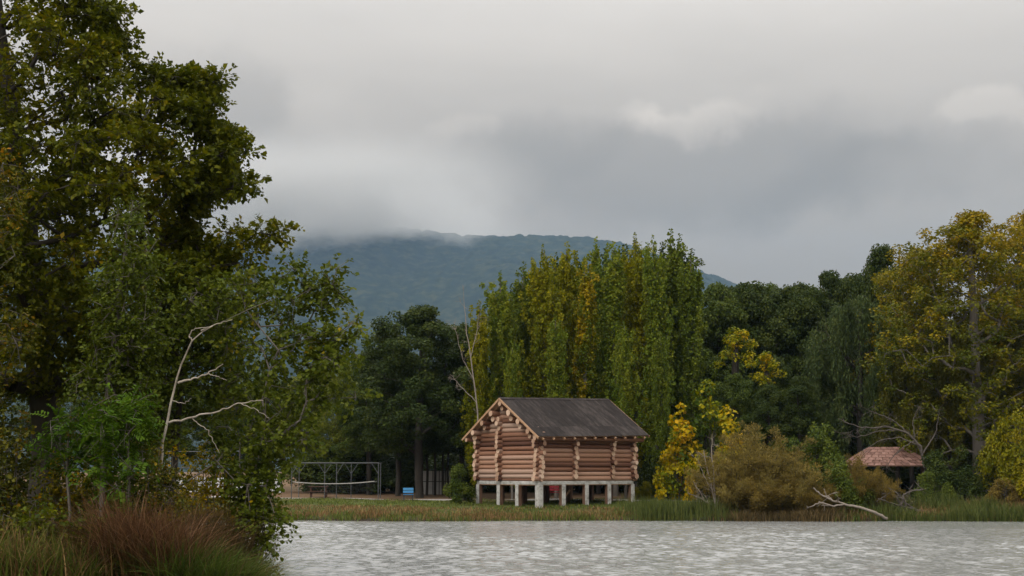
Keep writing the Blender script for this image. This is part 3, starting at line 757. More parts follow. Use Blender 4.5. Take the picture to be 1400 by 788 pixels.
L_lite = leaf_mat('broadleaf_light', [(.040, .055, .012), (.085, .098, .02), (.16, .15, .035)])
L_will = leaf_mat('willow_leaf', [(.022, .036, .014), (.045, .060, .022), (.085, .095, .034)])
L_wol = leaf_mat('willow_leaf_olive', [(.030, .034, .010), (.065, .064, .016), (.12, .105, .024)])
L_yel = leaf_mat('maple_leaf_yellow', [((.035, .055, .010), .18), ((.10, .11, .014), .42), ((.24, .195, .022), .68), ((.34, .20, .036), .99)], lvw=.3)
L_brown = leaf_mat('feathery_brown', [(.060, .050, .018), (.12, .094, .034), (.185, .140, .050)])
L_olive = leaf_mat('feathery_olive', [(.05, .042, .016), (.11, .080, .028), (.16, .12, .035)])
L_shrub = leaf_mat('shrub_green', [(.02, .034, .009), (.048, .064, .014), (.09, .10, .022)])
L_ylw_g = leaf_mat('shrub_yellow_green', [(.045, .056, .010), (.108, .104, .016), (.20, .16, .026)])

def plant(k, name, label, cat, px, Y, top, mat, wood, wide=1.0, seed=0, group=None, sink=0.0, height=None, parts=('trunk', 'crown')):
    """place a copy of plant kind k: its foot stands at photo column px, depth Y; its tip reaches photo row top"""
    x = float(P(px, 600, Y)[0]); g = gz1(x, Y) - sink
    H = height if height else float(P(px, top, Y)[2]) - g
    s = H / k.H
    t = thing(name, label, cat, (x, Y, g), (seed * 2.399) % 6.283, group)
    for nm, me, m in ((parts[0], k.wood, wood), (parts[1], k.leaf, mat)):
        o = link(nm, me, m, t); o.scale = (s * wide, s * wide, s)
        if len(o.material_slots): o.material_slots[0].link = 'OBJECT'; o.material_slots[0].material = m
    return t
BD, BG = M_bark_dark, M_bark_grey
# the row of poplars behind the cabin
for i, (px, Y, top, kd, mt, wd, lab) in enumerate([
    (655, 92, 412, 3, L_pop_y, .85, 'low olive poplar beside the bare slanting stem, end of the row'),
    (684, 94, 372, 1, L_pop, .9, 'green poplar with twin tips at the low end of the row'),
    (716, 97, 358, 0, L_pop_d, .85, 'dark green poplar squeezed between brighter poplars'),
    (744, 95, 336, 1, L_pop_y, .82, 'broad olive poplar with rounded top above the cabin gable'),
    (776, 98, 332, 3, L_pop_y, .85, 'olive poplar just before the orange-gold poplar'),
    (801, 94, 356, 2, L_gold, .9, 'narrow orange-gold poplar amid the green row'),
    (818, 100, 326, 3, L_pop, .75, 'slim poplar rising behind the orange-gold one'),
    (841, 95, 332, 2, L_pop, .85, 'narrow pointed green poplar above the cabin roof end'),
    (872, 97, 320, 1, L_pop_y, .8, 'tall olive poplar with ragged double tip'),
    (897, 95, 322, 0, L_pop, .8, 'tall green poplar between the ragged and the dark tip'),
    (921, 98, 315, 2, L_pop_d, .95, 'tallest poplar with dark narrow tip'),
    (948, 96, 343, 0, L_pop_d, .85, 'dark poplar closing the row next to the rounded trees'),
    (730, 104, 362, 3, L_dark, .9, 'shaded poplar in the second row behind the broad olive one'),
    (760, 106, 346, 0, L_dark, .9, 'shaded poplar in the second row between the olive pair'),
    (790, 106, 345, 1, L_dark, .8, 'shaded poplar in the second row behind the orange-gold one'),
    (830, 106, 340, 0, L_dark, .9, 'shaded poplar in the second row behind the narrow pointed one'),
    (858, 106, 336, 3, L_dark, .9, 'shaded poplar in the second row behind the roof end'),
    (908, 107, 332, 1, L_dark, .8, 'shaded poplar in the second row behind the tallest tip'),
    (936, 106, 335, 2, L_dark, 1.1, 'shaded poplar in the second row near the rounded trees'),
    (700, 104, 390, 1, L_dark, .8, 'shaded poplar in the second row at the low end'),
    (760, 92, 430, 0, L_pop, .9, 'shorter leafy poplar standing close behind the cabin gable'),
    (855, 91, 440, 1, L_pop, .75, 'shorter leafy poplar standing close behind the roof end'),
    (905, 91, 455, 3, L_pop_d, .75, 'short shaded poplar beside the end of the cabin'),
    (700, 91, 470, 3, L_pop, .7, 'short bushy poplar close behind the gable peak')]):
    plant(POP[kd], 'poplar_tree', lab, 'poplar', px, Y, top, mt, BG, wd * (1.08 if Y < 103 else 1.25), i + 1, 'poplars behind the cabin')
# dark broadleaved trees left of the poplars
for i, (px, Y, top, kd, mt, wd, lab) in enumerate([
    (574, 95, 416, 1, L_dark, 1.05, 'big dark rounded tree shading the blue bench'),
    (545, 99, 470, 0, L_dark, .9, 'dark round tree next to the big shading tree'),
    (505, 102, 474, 2, L_mid, .85, 'mid green tree behind the steel court frame'),
    (470, 104, 490, 0, L_lite, .7, 'yellowish green tree behind the court frame end'),
    (420, 108, 500, 3, L_lite, .8, 'pale green tree behind the white prefabricated wall'),
    (365, 112, 505, 1, L_mid, .8, 'green tree rising over the middle of the white wall'),
    (310, 112, 510, 0, L_dark, .8, 'dark tree over the left stretch of the white wall'),
    (240, 112, 500, 2, L_mid, 1.0, 'tree glimpsed beyond the oak, over the wall end'),
    (150, 110, 510, 1, L_dark, 1.0, 'dark tree glimpsed through the oak limbs'),
    (60, 112, 505, 0, L_mid, 1.0, 'tree glimpsed behind the oak trunk'),
    (-60, 110, 500, 2, L_dark, 1.2, 'tree standing far behind the oak'),
    (632, 99, 440, 0, L_dark, .75, 'dark tree between the bare slanting stem and the big shading tree')]):
    plant(BRO[kd], 'broadleaf_tree', lab, 'tree', px, Y, top, mt, BD, wd, i + 30, 'broadleaved trees left of the poplars')
# dark wood right of the poplars
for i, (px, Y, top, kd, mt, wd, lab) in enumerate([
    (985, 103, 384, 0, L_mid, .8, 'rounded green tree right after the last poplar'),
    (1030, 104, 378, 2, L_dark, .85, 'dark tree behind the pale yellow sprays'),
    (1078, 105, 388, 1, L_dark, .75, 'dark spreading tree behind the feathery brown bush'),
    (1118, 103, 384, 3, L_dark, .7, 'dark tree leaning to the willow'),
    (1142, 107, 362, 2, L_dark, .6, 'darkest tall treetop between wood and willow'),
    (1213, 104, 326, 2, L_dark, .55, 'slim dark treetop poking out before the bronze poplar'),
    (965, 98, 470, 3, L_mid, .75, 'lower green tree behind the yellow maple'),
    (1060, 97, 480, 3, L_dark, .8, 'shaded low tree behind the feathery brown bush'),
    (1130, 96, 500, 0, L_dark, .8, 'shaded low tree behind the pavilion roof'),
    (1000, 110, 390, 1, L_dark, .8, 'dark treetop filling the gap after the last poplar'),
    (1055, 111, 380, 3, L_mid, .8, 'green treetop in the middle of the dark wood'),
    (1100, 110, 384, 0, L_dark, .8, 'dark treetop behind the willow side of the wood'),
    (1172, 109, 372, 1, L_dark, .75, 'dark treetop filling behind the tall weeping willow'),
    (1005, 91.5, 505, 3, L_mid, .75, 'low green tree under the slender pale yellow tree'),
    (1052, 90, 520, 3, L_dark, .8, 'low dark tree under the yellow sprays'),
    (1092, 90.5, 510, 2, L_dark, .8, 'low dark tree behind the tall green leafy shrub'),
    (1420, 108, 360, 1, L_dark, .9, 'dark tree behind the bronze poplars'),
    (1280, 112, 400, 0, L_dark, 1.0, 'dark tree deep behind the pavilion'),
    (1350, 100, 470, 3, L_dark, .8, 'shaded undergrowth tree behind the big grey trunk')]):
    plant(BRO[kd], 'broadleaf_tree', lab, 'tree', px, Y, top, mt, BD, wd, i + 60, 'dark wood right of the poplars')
for i, (px, Y, top, kd, mt, wd, lab) in enumerate([
    (1178, 94, 405, 0, L_will, .85, 'tall grey-green weeping willow before the dark wood'),
    (1225, 92, 460, 1, L_will, .7, 'shorter weeping willow over the pavilion roof'),
    (1300, 91, 440, 0, L_wol, .8, 'olive drooping willow hanging beside the thick grey trunk'),
    (1245, 90, 490, 1, L_wol, .8, 'olive drooping willow hanging behind the pavilion ridge'),
    (1382, 92, 430, 1, L_wol, .8, 'olive drooping willow beyond the thick grey trunk'),
    (1105, 93, 520, 1, L_will, .7, 'low drooping willow behind the green shrub')]):
    plant(WIL[kd], 'willow_tree', lab, 'willow', px, Y, top, mt, BD, wd, i + 80)
# bronze tall poplars at the right
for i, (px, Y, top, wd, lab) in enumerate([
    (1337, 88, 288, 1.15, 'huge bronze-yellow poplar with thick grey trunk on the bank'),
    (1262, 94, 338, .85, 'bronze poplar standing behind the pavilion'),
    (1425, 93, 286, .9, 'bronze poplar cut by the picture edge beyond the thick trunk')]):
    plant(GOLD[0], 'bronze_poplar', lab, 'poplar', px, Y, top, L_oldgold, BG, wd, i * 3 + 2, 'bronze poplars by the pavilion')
# yellow maple and sprays
for i, (px, Y, top, wd, lab) in enumerate([
    (970, 86.5, 528, .95, 'bright yellow autumn maple beside the dead grey shrub'),
    (925, 85.5, 594, .75, 'small yellow-green maple low beside the path'),
    (1008, 94, 444, 1.0, 'slender pale yellow tree against the dark wood'),
    (1050, 92.5, 478, 1.0, 'slender tree with yellow sprays behind the feathery bush')]):
    plant(YEL[i] if i < 2 else SPR[0], 'maple_tree', lab, 'maple', px, Y, top, L_yel, BD, wd, i * 2 + 1, 'yellow trees on the bank')
# bank shrubs
SH = 'shrubs along the far bank'
for i, (k, px, Y, top, mt, wd, lab, nm) in enumerate([
    (FEA[0], 1040, 78.6, 582, L_brown, 1.5, 'large feathery brown bush on the waterline', 'feathery_bush'),
    (FEA[1], 1003, 77.7, 612, L_brown, 1.15, 'smaller feathery brown bush against the dead grey shrub', 'feathery_bush'),
    (FEA[1], 1085, 77.4, 628, L_brown, 1.15, 'brown feathery bush in front of the green leafy shrub', 'feathery_bush'),
    (FEA[0], 1165, 78.2, 622, L_olive, 1.1, 'dull olive-brown bush in front of the pavilion', 'feathery_bush'),
    (FEA[1], 1200, 78.0, 640, L_olive, .9, 'low olive-brown bush beside the driftwood heap', 'feathery_bush'),
    (FEA[1], 1040, 76.9, 640, L_olive, 1.3, 'low feathery bush overhanging the water below the large brown one', 'feathery_bush'),
    (FEA[1], 1110, 76.6, 655, L_olive, 1.2, 'low dull bush overhanging the water beside the fallen branch', 'feathery_bush'),
    (BUSH[1], 1118, 82, 572, L_shrub, .8, 'tall green leafy shrub between brown bushes', 'leafy_shrub'),
    (BUSH[0], 1140, 77.6, 625, L_shrub, 1.0, 'green leafy shrub over the fallen pale branch', 'leafy_shrub'),
    (BUSH[1], 1300, 82, 606, L_dark, 1.0, 'dark green shrub left of the thick grey trunk', 'leafy_shrub'),
    (BUSH[0], 1272, 80, 640, L_shrub, .9, 'dull green shrub at the pavilion corner', 'leafy_shrub'),
    (BUSH[1], 1394, 80, 556, L_ylw_g, .62, 'yellow-green shrub right of the thick grey trunk', 'leafy_shrub'),
    (BUSH[0], 1420, 79, 600, L_ylw_g, 1.0, 'yellow-green shrub cut by the picture edge', 'leafy_shrub'),
    (BUSH[0], 1372, 78.5, 650, L_olive, 1.0, 'dry low shrub in the reeds beyond the thick trunk', 'leafy_shrub'),
    (BUSH[2], 629, 83, 637, L_shrub, .8, 'green shrub at the gable corner of the cabin', 'leafy_shrub'),
    (BUSH[0], 880, 88, 655, L_ylw_g, .8, 'yellowish shrub at the rear corner of the cabin', 'leafy_shrub'),
    (BUSH[1], 900, 91, 620, L_dark, .8, 'dark shrub behind the cabin by the path', 'leafy_shrub'),
    (BUSH[1], 945, 90, 625, L_dark, 1.0, 'dark shrub beneath the yellow maple', 'leafy_shrub')]):
    plant(k, nm, lab, 'bush', px, Y, top, mt, BD, wd, i * 5 + 3, SH, parts=('stems', 'foliage'))
# shaded understorey closing the wood
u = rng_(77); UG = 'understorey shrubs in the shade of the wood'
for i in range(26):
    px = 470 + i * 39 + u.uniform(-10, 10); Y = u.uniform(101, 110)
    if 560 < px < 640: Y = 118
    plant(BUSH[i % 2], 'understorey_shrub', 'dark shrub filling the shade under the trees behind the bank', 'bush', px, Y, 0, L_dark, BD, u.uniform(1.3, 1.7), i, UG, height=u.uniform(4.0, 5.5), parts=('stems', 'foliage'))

# ------------------------------------------------------------------ the near bank: oak, pale-stemmed aspen, saplings, thicket
def in_poly(poly, x, y):
    poly = np.asarray(poly, float); c = np.zeros(x.shape, bool); n = len(poly)
    for i in range(n):
        ax, ay = poly[i]; bx, by = poly[(i + 1) % n]
        c ^= ((ay > y) != (by > y)) & (x < (bx - ax) * (y - ay) / (by - ay + 1e-9) + ax)
    return c
def poly_dist(poly, x, y):
    poly = np.asarray(poly, float); best = np.full(x.shape, 1e9); n = len(poly)
    for i in range(n):
        a = poly[i]; b = poly[(i + 1) % n]; e = b - a
        t = np.clip(((x - a[0]) * e[0] + (y - a[1]) * e[1]) / (e @ e), 0, 1)
        best = np.minimum(best, np.hypot(x - a[0] - t * e[0], y - a[1] - t * e[1]))
    return best
def crown_points(rg, poly, n, Y, depth, margin, edge=0, minsep=0.0):
    """foliage centres filling a crown whose outline (seen from the pond path) is poly and whose depth is 2*depth metres"""
    poly = np.asarray(poly, float); lo, hi = poly.min(0), poly.max(0); out = []
    md = None
    while len(out) < n + edge:
        x = rg.uniform(lo[0], hi[0], 400); y = rg.uniform(lo[1], hi[1], 400)
        d = poly_dist(poly, x, y); ok = in_poly(poly, x, y) & (d > margin)
        x, y, d = x[ok], y[ok], d[ok]
        for a, b, c in zip(x, y, d):
            if len(out) < n:
                dd = depth * min(1, (c / 140) ** .6)
                o = rg.choice([-1, 1]) * dd * rg.random() ** .5
            else:
                if c > margin + 16: continue
                o = rg.uniform(-.5, .5) * depth * .5
            if len(out) < n + edge: out.append((a, b, Y + o))
    out = np.array(out); return P(out[:, 0], out[:, 1], out[:, 2])
def near_tree(name, label, cat, base, trunk, cl, rad, cv, r0, lm, wm, leafp, spr, seed, group=None, zmin=1.0, twig=.012, bow=.12, near=True, pinnate=False, strokes=()):
    """trunk and foliage given in world space; the thing's origin is its foot"""
    rg = rng_(seed); base = np.array(base, float)
    t = thing(name, label, cat, tuple(float(v) for v in base), 0, group)
    cl = cl - base; trunk = np.asarray(trunk, float) - base
    w = Acc(); nodes, par, r = skeleton(rg, trunk, abs(r0), cl, twig, zmin, bow, limb=.5 if r0 > 0 else .3, step=.8 if r0 > 0 else .22)
    fine = r < max(twig * 1.6, .14 * r.max() * (wm is M_bark_pale)); tw = Acc()
    if wm is M_bark_pale: fine[skeleton.trunk_n:] = True; fine[:skeleton.trunk_n] = False
    skel_mesh(w, nodes, par, np.where(fine, 0, r), 8, 1e-6); skel_mesh(tw, nodes, par, np.where(fine, r, 0), 4, 1e-6)
    for pts, ra, rb in strokes:
        p = np.array(pts, float); q = P(p[:, 0], p[:, 1], p[:, 2]) - base; n = 5 * len(p); u_ = np.linspace(0, len(p) - 1, n)
        q = np.stack([np.interp(u_, np.arange(len(p)), q[:, j]) for j in range(3)], 1); q[1:-1] += rg.normal(0, .012, q[1:-1].shape); add_tube(w, q, np.linspace(ra, rb, n), 6)
    a = Acc(); ns, nl, sl = spr
    sprigs(a, tw, rg, cl, rad, cv, ns, nl, sl, leafp[0], leafp[1], near=near, pinnate=pinnate)
    link('trunk', w.mesh(name + '_wood', True), wm, t); kind(link('twigs', tw.mesh(name + '_twigs', True), M_bark_grey if wm is M_bark_pale else wm, t), 'stuff'); link('crown', a.mesh(name + '_leaves'), lm, t)
    return t
def P_px(p): return 700 + F * p[:, 0] / p[:, 1]
L_oak = leaf_mat('oak_leaf', [((.024, .032, .005), .05), ((.050, .057, .007), .40), ((.098, .095, .014), .70), ((.145, .090, .018), .98)], trans=.35)
L_aspen = leaf_mat('aspen_leaf', [((.024, .036, .008), .05), ((.050, .064, .012), .4), ((.095, .105, .022), .8), ((.30, .20, .02), .99)], trans=.35)
L_birch = leaf_mat('young_birch_leaf', [(.024, .036, .008), (.052, .066, .013), (.10, .11, .022)])
L_ash = leaf_mat('ash_leaf', [(.022, .045, .008), (.045, .080, .012), (.085, .12, .02)])
L_thick = leaf_mat('thicket_leaf', [((.02, .026, .007), .1), ((.045, .05, .011), .45), ((.09, .08, .016), .75), ((.20, .10, .02), .97)])
L_ythick = leaf_mat('thicket_leaf_yellow', [((.045, .045, .008), .1), ((.12, .105, .012), .45), ((.25, .18, .02), .75), ((.34, .18, .03), .97)])
L_herb = leaf_mat('herb_leaf', [(.02, .032, .008), (.055, .07, .012), (.13, .13, .02)])

rg = rng_(101)
OAKY = 31.0
oak_poly = [(145, -10), (165, 20), (172, 62), (205, 95), (262, 90), (298, 100), (302, 140), (292, 160), (322, 168), (342, 200), (322, 228), (356, 250), (338, 270), (300, 262),
            (292, 285), (265, 300), (285, 322), (318, 325), (330, 350), (310, 390), (315, 440), (250, 470), (190, 505), (100, 545), (0, 560), (-150, 540), (-330, 430), (-390, 250), (-320, 50), (-210, -130), (-60, -210), (60, -160)]
cl = crown_points(rg, oak_poly, 1040, OAKY, 3.6, 12, 250)
# the limbs that reach out of the crown
extra = np.array([(312, 318, 30), (335, 330, 30), (355, 318, 29.8), (372, 322, 29.8), (383, 316, 29.8), (348, 345, 30), (300, 345, 30.4), (325, 360, 30.2), (290, 365, 30), (345, 378, 30),
                  (262, 100, 30.5), (286, 118, 30.3), (300, 108, 30.3), (292, 142, 30.3), (318, 190, 30.3), (336, 205, 30.2), (330, 250, 30), (350, 252, 30), (318, 258, 30), (295, 262, 30), (270, 280, 30.2),
                  (166, 12, 31), (180, 55, 31), (160, 30, 31), (216, 102, 30.6), (205, 90, 30.5)], float)
cl = np.concatenate([cl, P(extra[:, 0], extra[:, 1], extra[:, 2])])
rr = rg.uniform(.16, .44, len(cl)); rr[1040:] = rg.uniform(.20, .32, len(cl) - 1040)
rad = np.stack([rr * 1.15, rr * 1.15, rr * .8], 1)
cv = np.clip(.42 + .3 * (vnoise(cl[:, 0] * .9 + 20, cl[:, 2] * .9 + cl[:, 1] * .5, 2) - .5) * 2 + rg.normal(0, .08, len(cl)), 0, 1)
ox, oy = float(P(62, 600, OAKY)[0]), OAKY
oz = gz1(ox, oy) - .1
near_tree('oak_tree', 'huge oak with dense olive-brown lobed foliage on the near bank', 'oak', (ox, oy, oz),
          [(ox, oy, oz - .3), (ox + .05, oy, 3.0), tuple(P(50, 420, OAKY)), tuple(P(20, 200, OAKY)), tuple(P(-10, -60, OAKY)), tuple(P(-20, -160, OAKY))],
          cl, rad, cv, .34, L_oak, M_bark_dark, (.116, .08), (np.where(P_px(cl) < -40, 8, 20), 9, .25), 102, zmin=3.2, twig=.014, near=False)

# a second, shaded oak behind, left of the first
rg = rng_(111)
cl = crown_points(rg, [(-420, 120), (-150, 60), (60, 200), (120, 380), (80, 560), (-100, 640), (-380, 600), (-520, 350)], 240, 36.5, 2.6, 20)
rr = rg.uniform(.35, .6, len(cl)); bx, by = float(P(-150, 600, 36.5)[0]), 36.5; bz = gz1(bx, by)
near_tree('oak_tree', 'shaded oak standing behind the huge oak on the near bank', 'oak', (bx, by, bz), [(bx, by, bz - .3), (bx, by, 5.), (bx + .2, by, 10)], cl,
          np.stack([rr, rr, rr * .8], 1), rg.uniform(.2, .7, len(cl)), .28, L_oak, M_bark_dark, (.15, .11), (11, 8, .4), 112, zmin=2.5, near=False)

# pale-stemmed aspen: bare leaning stem, leafy limbs reaching over the water
rg = rng_(121)
AY = 25.3
sp = np.array([  # px, py, depth, radius px
    (405, 372, 27.2, 20), (425, 395, 27, 18), (445, 405, 27, 18), (462, 402, 27, 13), (430, 425, 27, 22), (400, 410, 27, 24), (375, 395, 27.3, 22), (350, 415, 27.4, 24), (415, 455, 27, 22), (385, 445, 27, 26),
    (445, 470, 26.5, 18), (468, 462, 26.4, 12), (460, 490, 26.4, 20), (430, 490, 26.5, 22), (395, 485, 26.8, 26), (355, 470, 27.2, 26), (330, 445, 27.5, 24), (455, 515, 26.3, 18), (420, 525, 26.5, 22), (380, 525, 26.8, 24), (440, 545, 26.3, 18),
    (400, 560, 26.5, 22), (365, 560, 27, 22), (430, 575, 26.2, 18), (390, 595, 26.4, 20), (350, 600, 27, 20), (410, 612, 26.2, 16), (375, 630, 26.4, 18), (350, 640, 26.8, 16), (395, 640, 26.2, 13), (368, 660, 26.3, 15), (350, 672, 26.5, 13), (385, 665, 26.1, 10),
    (378, 690, 26.1, 10), (345, 702, 26.3, 9), (382, 715, 26, 8), (376, 735, 26, 7), (368, 702, 26.1, 8), (310, 470, 27.4, 22), (300, 420, 27.6, 24), (330, 510, 27.4, 22), (320, 390, 27.6, 22), (270, 400, 27.4, 24), (285, 445, 27.8, 16), (325, 560, 27.6, 16),
    (340, 535, 27.2, 18), (300, 590, 27.8, 12), (310, 625, 27.8, 12), (252, 430, 27.6, 18), (345, 385, 27.4, 16)], float)
sp[:, 0] -= np.clip((sp[:, 1] - 520) / 60, 0, 1) * 22 * (sp[:, 0] > 345)
cl = P(sp[:, 0], sp[:, 1], sp[:, 2]); rr = sp[:, 3] / F * sp[:, 2] * 1.15
cl = np.concatenate([cl, cl[:36] + rg.normal(0, .22, (36, 3)), cl[2:36] + rg.normal(0, .3, (34, 3)), cl[36:] + rg.normal(0, .12, (len(cl) - 36, 3))]); rr = np.concatenate([rr, rr[:36] * .9, rr[2:36], rr[36:]])
ax, ay = float(P(205, 600, AY)[0]), AY; az_ = gz1(ax, ay) - .1
near_tree('aspen_tree', 'leaning aspen with pale bare stem and leafy limbs hanging over the water', 'aspen', (ax, ay, az_),
          [(ax, ay, az_ - .2), tuple(P(212, 690, AY)), tuple(P(225, 598, AY)), tuple(P(238, 535, AY)), tuple(P(248, 500, AY)), tuple(P(262, 468, AY)), tuple(P(272, 455, AY)), tuple(P(291, 446, AY))],
          cl, np.stack([rr, rr, rr], 1), np.clip(rg.normal(.45, .16, len(cl)), 0, 1), -.050, L_aspen, M_bark_pale, (.082, .066), (13, 9, .26), 122, zmin=1.8, twig=.007, bow=.05,
          strokes=[([(243, 524, AY), (262, 519, AY), (282, 512, AY), (305, 498, AY)], .024, .008), ([(231, 578, AY), (262, 571, AY), (300, 562, AY), (330, 552, AY), (360, 548, AY)], .022, .007),
                   ([(263, 467, AY), (258, 458, AY), (266, 450, AY), (285, 447, AY)], .016, .006), ([(282, 512, AY), (296, 515, AY), (310, 520, AY)], .010, .004), ([(275, 452, AY), (300, 442, AY), (318, 436, AY)], .012, .005),
                   ([(236, 548, AY), (252, 552, AY), (262, 545, AY)], .009, .004), ([(262, 571, AY), (285, 590, AY), (300, 620, AY)], .010, .004), ([(330, 552, AY), (350, 560, AY), (368, 572, AY)], .009, .004)])

rg = rng_(125)
cl = crown_points(rg, [(195, 380), (300, 370), (345, 400), (350, 480), (330, 545), (300, 585), (240, 625), (180, 640), (160, 500)], 150, 29.2, .9, 10)
rr = rg.uniform(.22, .36, len(cl)); bx = float(P(235, 600, 29.2)[0]); bz = gz1(bx, 29.2) - .1
near_tree('alder_tree', 'dense dark green alder behind the pale aspen stem', 'alder', (bx, 29.2, bz), [(bx, 29.2, bz), tuple(P(238, 620, 29.2)), tuple(P(250, 500, 29.2)), tuple(P(262, 400, 29.2))],
          cl, np.stack([rr, rr, rr], 1), rg.uniform(.1, .6, len(cl)), .07, L_aspen, M_bark_dark, (.085, .068), (12, 9, .26), 126, zmin=2.2, twig=.007, near=False)
# young birch in front of the oak
rg = rng_(131); BY = 25.5
cl = crown_points(rg, [(183, 262), (206, 300), (225, 360), (228, 440), (215, 520), (205, 590), (150, 600), (90, 560), (105, 470), (135, 380), (150, 290)], 110, BY, .95, 10)
rr = rg.uniform(.16, .28, len(cl)); bx = float(P(142, 600, BY)[0]); bz = gz1(bx, BY) - .1
near_tree('birch_sapling', 'young fresh-green birch with thin stem in front of the huge oak', 'birch', (bx, BY, bz), [(bx, BY, bz), tuple(P(144, 560, BY)), tuple(P(150, 490, BY)), tuple(P(168, 380, BY)), tuple(P(182, 275, BY))],
          cl, np.stack([rr, rr, rr * 1.2], 1), rg.uniform(.15, .8, len(cl)), .05, L_birch, M_bark_grey, (.07, .052), (11, 9, .26), 132, zmin=2.0, twig=.006)
# light yellow-green birch sprays at the far left
rg = rng_(135)
cl = crown_points(rg, [(-40, 190), (20, 180), (40, 260), (38, 400), (50, 520), (20, 640), (-60, 640), (-120, 500), (-110, 300)], 80, 26.0, .8, 8)
rr = rg.uniform(.16, .28, len(cl)); bx = float(P(-35, 600, 26)[0]); bz = gz1(bx, 26) - .1
near_tree('birch_sapling', 'yellowish young birch beside the oak trunk, cut by the picture edge', 'birch', (bx, 26, bz), [(bx, 26, bz), tuple(P(-36, 560, 26)), tuple(P(-25, 400, 26)), tuple(P(-10, 200, 26))],
          cl, np.stack([rr, rr, rr * 1.2], 1), rg.uniform(.3, .95, len(cl)), .05, L_thick, M_bark_grey, (.07, .052), (10, 8, .26), 136, zmin=2.0, twig=.006)
# ash saplings with feathered leaves
for i, (poly, Y, px, n, lab) in enumerate([
    ([(150, 520), (200, 530), (214, 560), (212, 620), (190, 690), (150, 700), (128, 640), (125, 570)], 24.6, 178, 46, 'bright green ash sapling with feathered leaves below the pale stem'),
    ([(60, 560), (120, 540), (150, 580), (140, 640), (90, 650), (50, 620)], 25.4, 95, 26, 'dark ash sapling in the shade beside the bright one')]):
    rg = rng_(141 + i); cl = crown_points(rg, poly, n, Y, .55, 8); rr = rg.uniform(.12, .2, len(cl)); bx = float(P(px, 600, Y)[0]); bz = gz1(bx, Y) - .1
    near_tree('ash_sapling', lab, 'ash', (bx, Y, bz), [(bx, Y, bz), tuple(P(px, 700, Y)), tuple(P(px - 4, 620, Y)), tuple(P(px + 3, 545, Y))], cl, np.stack([rr, rr, rr * .7], 1), rg.uniform(.2, .9, len(cl)) * (1 - .4 * i), .03,
              L_ash, M_bark_grey, (.105, .036), (6, 11, .34), 143 + i, zmin=1.2, twig=.006, pinnate=True)
# thicket
TG = 'thicket under the oak'
for i, (px, Y, top, hw, lm, leaf, n, lab) in enumerate([
    (300, 27.8, 585, 55, L_ythick, .055, 55, 'thin yellowing shrub between grass tussock and aspen'),
    (350, 28.4, 610, 34, L_thick, .055, 26, 'reddish thin shrub at the tip of the bank'),
    (250, 28.5, 600, 45, L_ythick, .06, 40, 'yellow-leaved shrub behind the red-brown tussock'),
    (85, 26.5, 612, 40, L_ythick, .075, 34, 'golden-leaved shrub in the shade under the oak'),
    (20, 25.5, 590, 60, L_thick, .075, 60, 'olive shrub at the foot of the oak'),
    (215, 24.7, 600, 34, L_thick, .06, 60, 'slender shrub hiding the foot of the pale aspen stem'),
    (300, 26.9, 648, 50, L_ythick, .055, 46, 'yellow-flecked shrub standing in the dull brown tussock'),
    (150, 26.0, 622, 60, L_herb, .07, 60, 'fresh green shrub around the feathered ash sapling'),
    (60, 26.8, 640, 60, L_herb, .07, 50, 'leafy green shrub below the golden-leaved one'),
    (120, 27.5, 640, 60, L_thick, .07, 60, 'dull shrub in the middle of the thicket'),
    (180, 28.5, 640, 50, L_thick, .07, 50, 'dull shrub behind the red-brown tussock'),
    (60, 24.0, 690, 60, L_herb, .08, 60, 'low herb clump with pale fresh leaves in front'),
    (125, 24.0, 705, 45, L_herb, .075, 46, 'bright low herb clump beside the red-brown tussock'),
    (0, 24.0, 690, 50, L_thick, .08, 46, 'brownish low shrub at the picture edge'),
    (-60, 25.0, 560, 70, L_thick, .08, 70, 'olive shrub beyond the oak foot'),
    (60, 33.5, 560, 110, L_thick, .11, 90, 'shaded shrub behind the oak trunk'),
    (180, 34.0, 575, 90, L_thick, .11, 80, 'shaded shrub behind the young birch'),
    (-60, 34.0, 540, 110, L_thick, .11, 90, 'shaded shrub behind the oak, far from the water')]):
    rg = rng_(160 + i)
    poly = [(px - hw * .5, top + 15), (px, top), (px + hw * .55, top + 20), (px + hw, top + 90), (px + hw * .9, 850), (px - hw * .9, 850), (px - hw, top + 100)]
    cl = crown_points(rg, poly, n, Y, hw / F * Y * .9, 6); x = float(P(px, 600, Y)[0]); z = gz1(x, Y) - .05
    cl[:, 2] = np.maximum(cl[:, 2], z + .15)
    rr = rg.uniform(.6, 1.2, len(cl)) * (leaf * 2.6 + .05)
    t = thing('thicket_shrub', lab, 'shrub', (x, Y, z), 0, TG); w = Acc(); a = Acc(); c_ = cl - np.array((x, Y, z))
    for s in range(4):
        sel = c_[s::4]; an = s * 1.7; b = np.array((.12 * math.cos(an), .12 * math.sin(an), -.1)); tp = sel[np.argmax(sel[:, 2])] * .9
        nodes, par, r = skeleton(rg, [b, (b + tp) / 2 + (0, 0, .08), tp], .02, sel, .005, .1); skel_mesh(w, nodes, par, r, 5)
    sprigs(a, w, rg, c_, np.stack([rr, rr, rr], 1), rg.uniform(.15, .85, len(c_)), 10, 8, leaf * 3.2, leaf, leaf * .68, near=True, twig_r=.004)
    link('stems', w.mesh('shrub_stems', True), M_bark_grey, t); link('foliage', a.mesh('shrub_leaves'), lm, t)

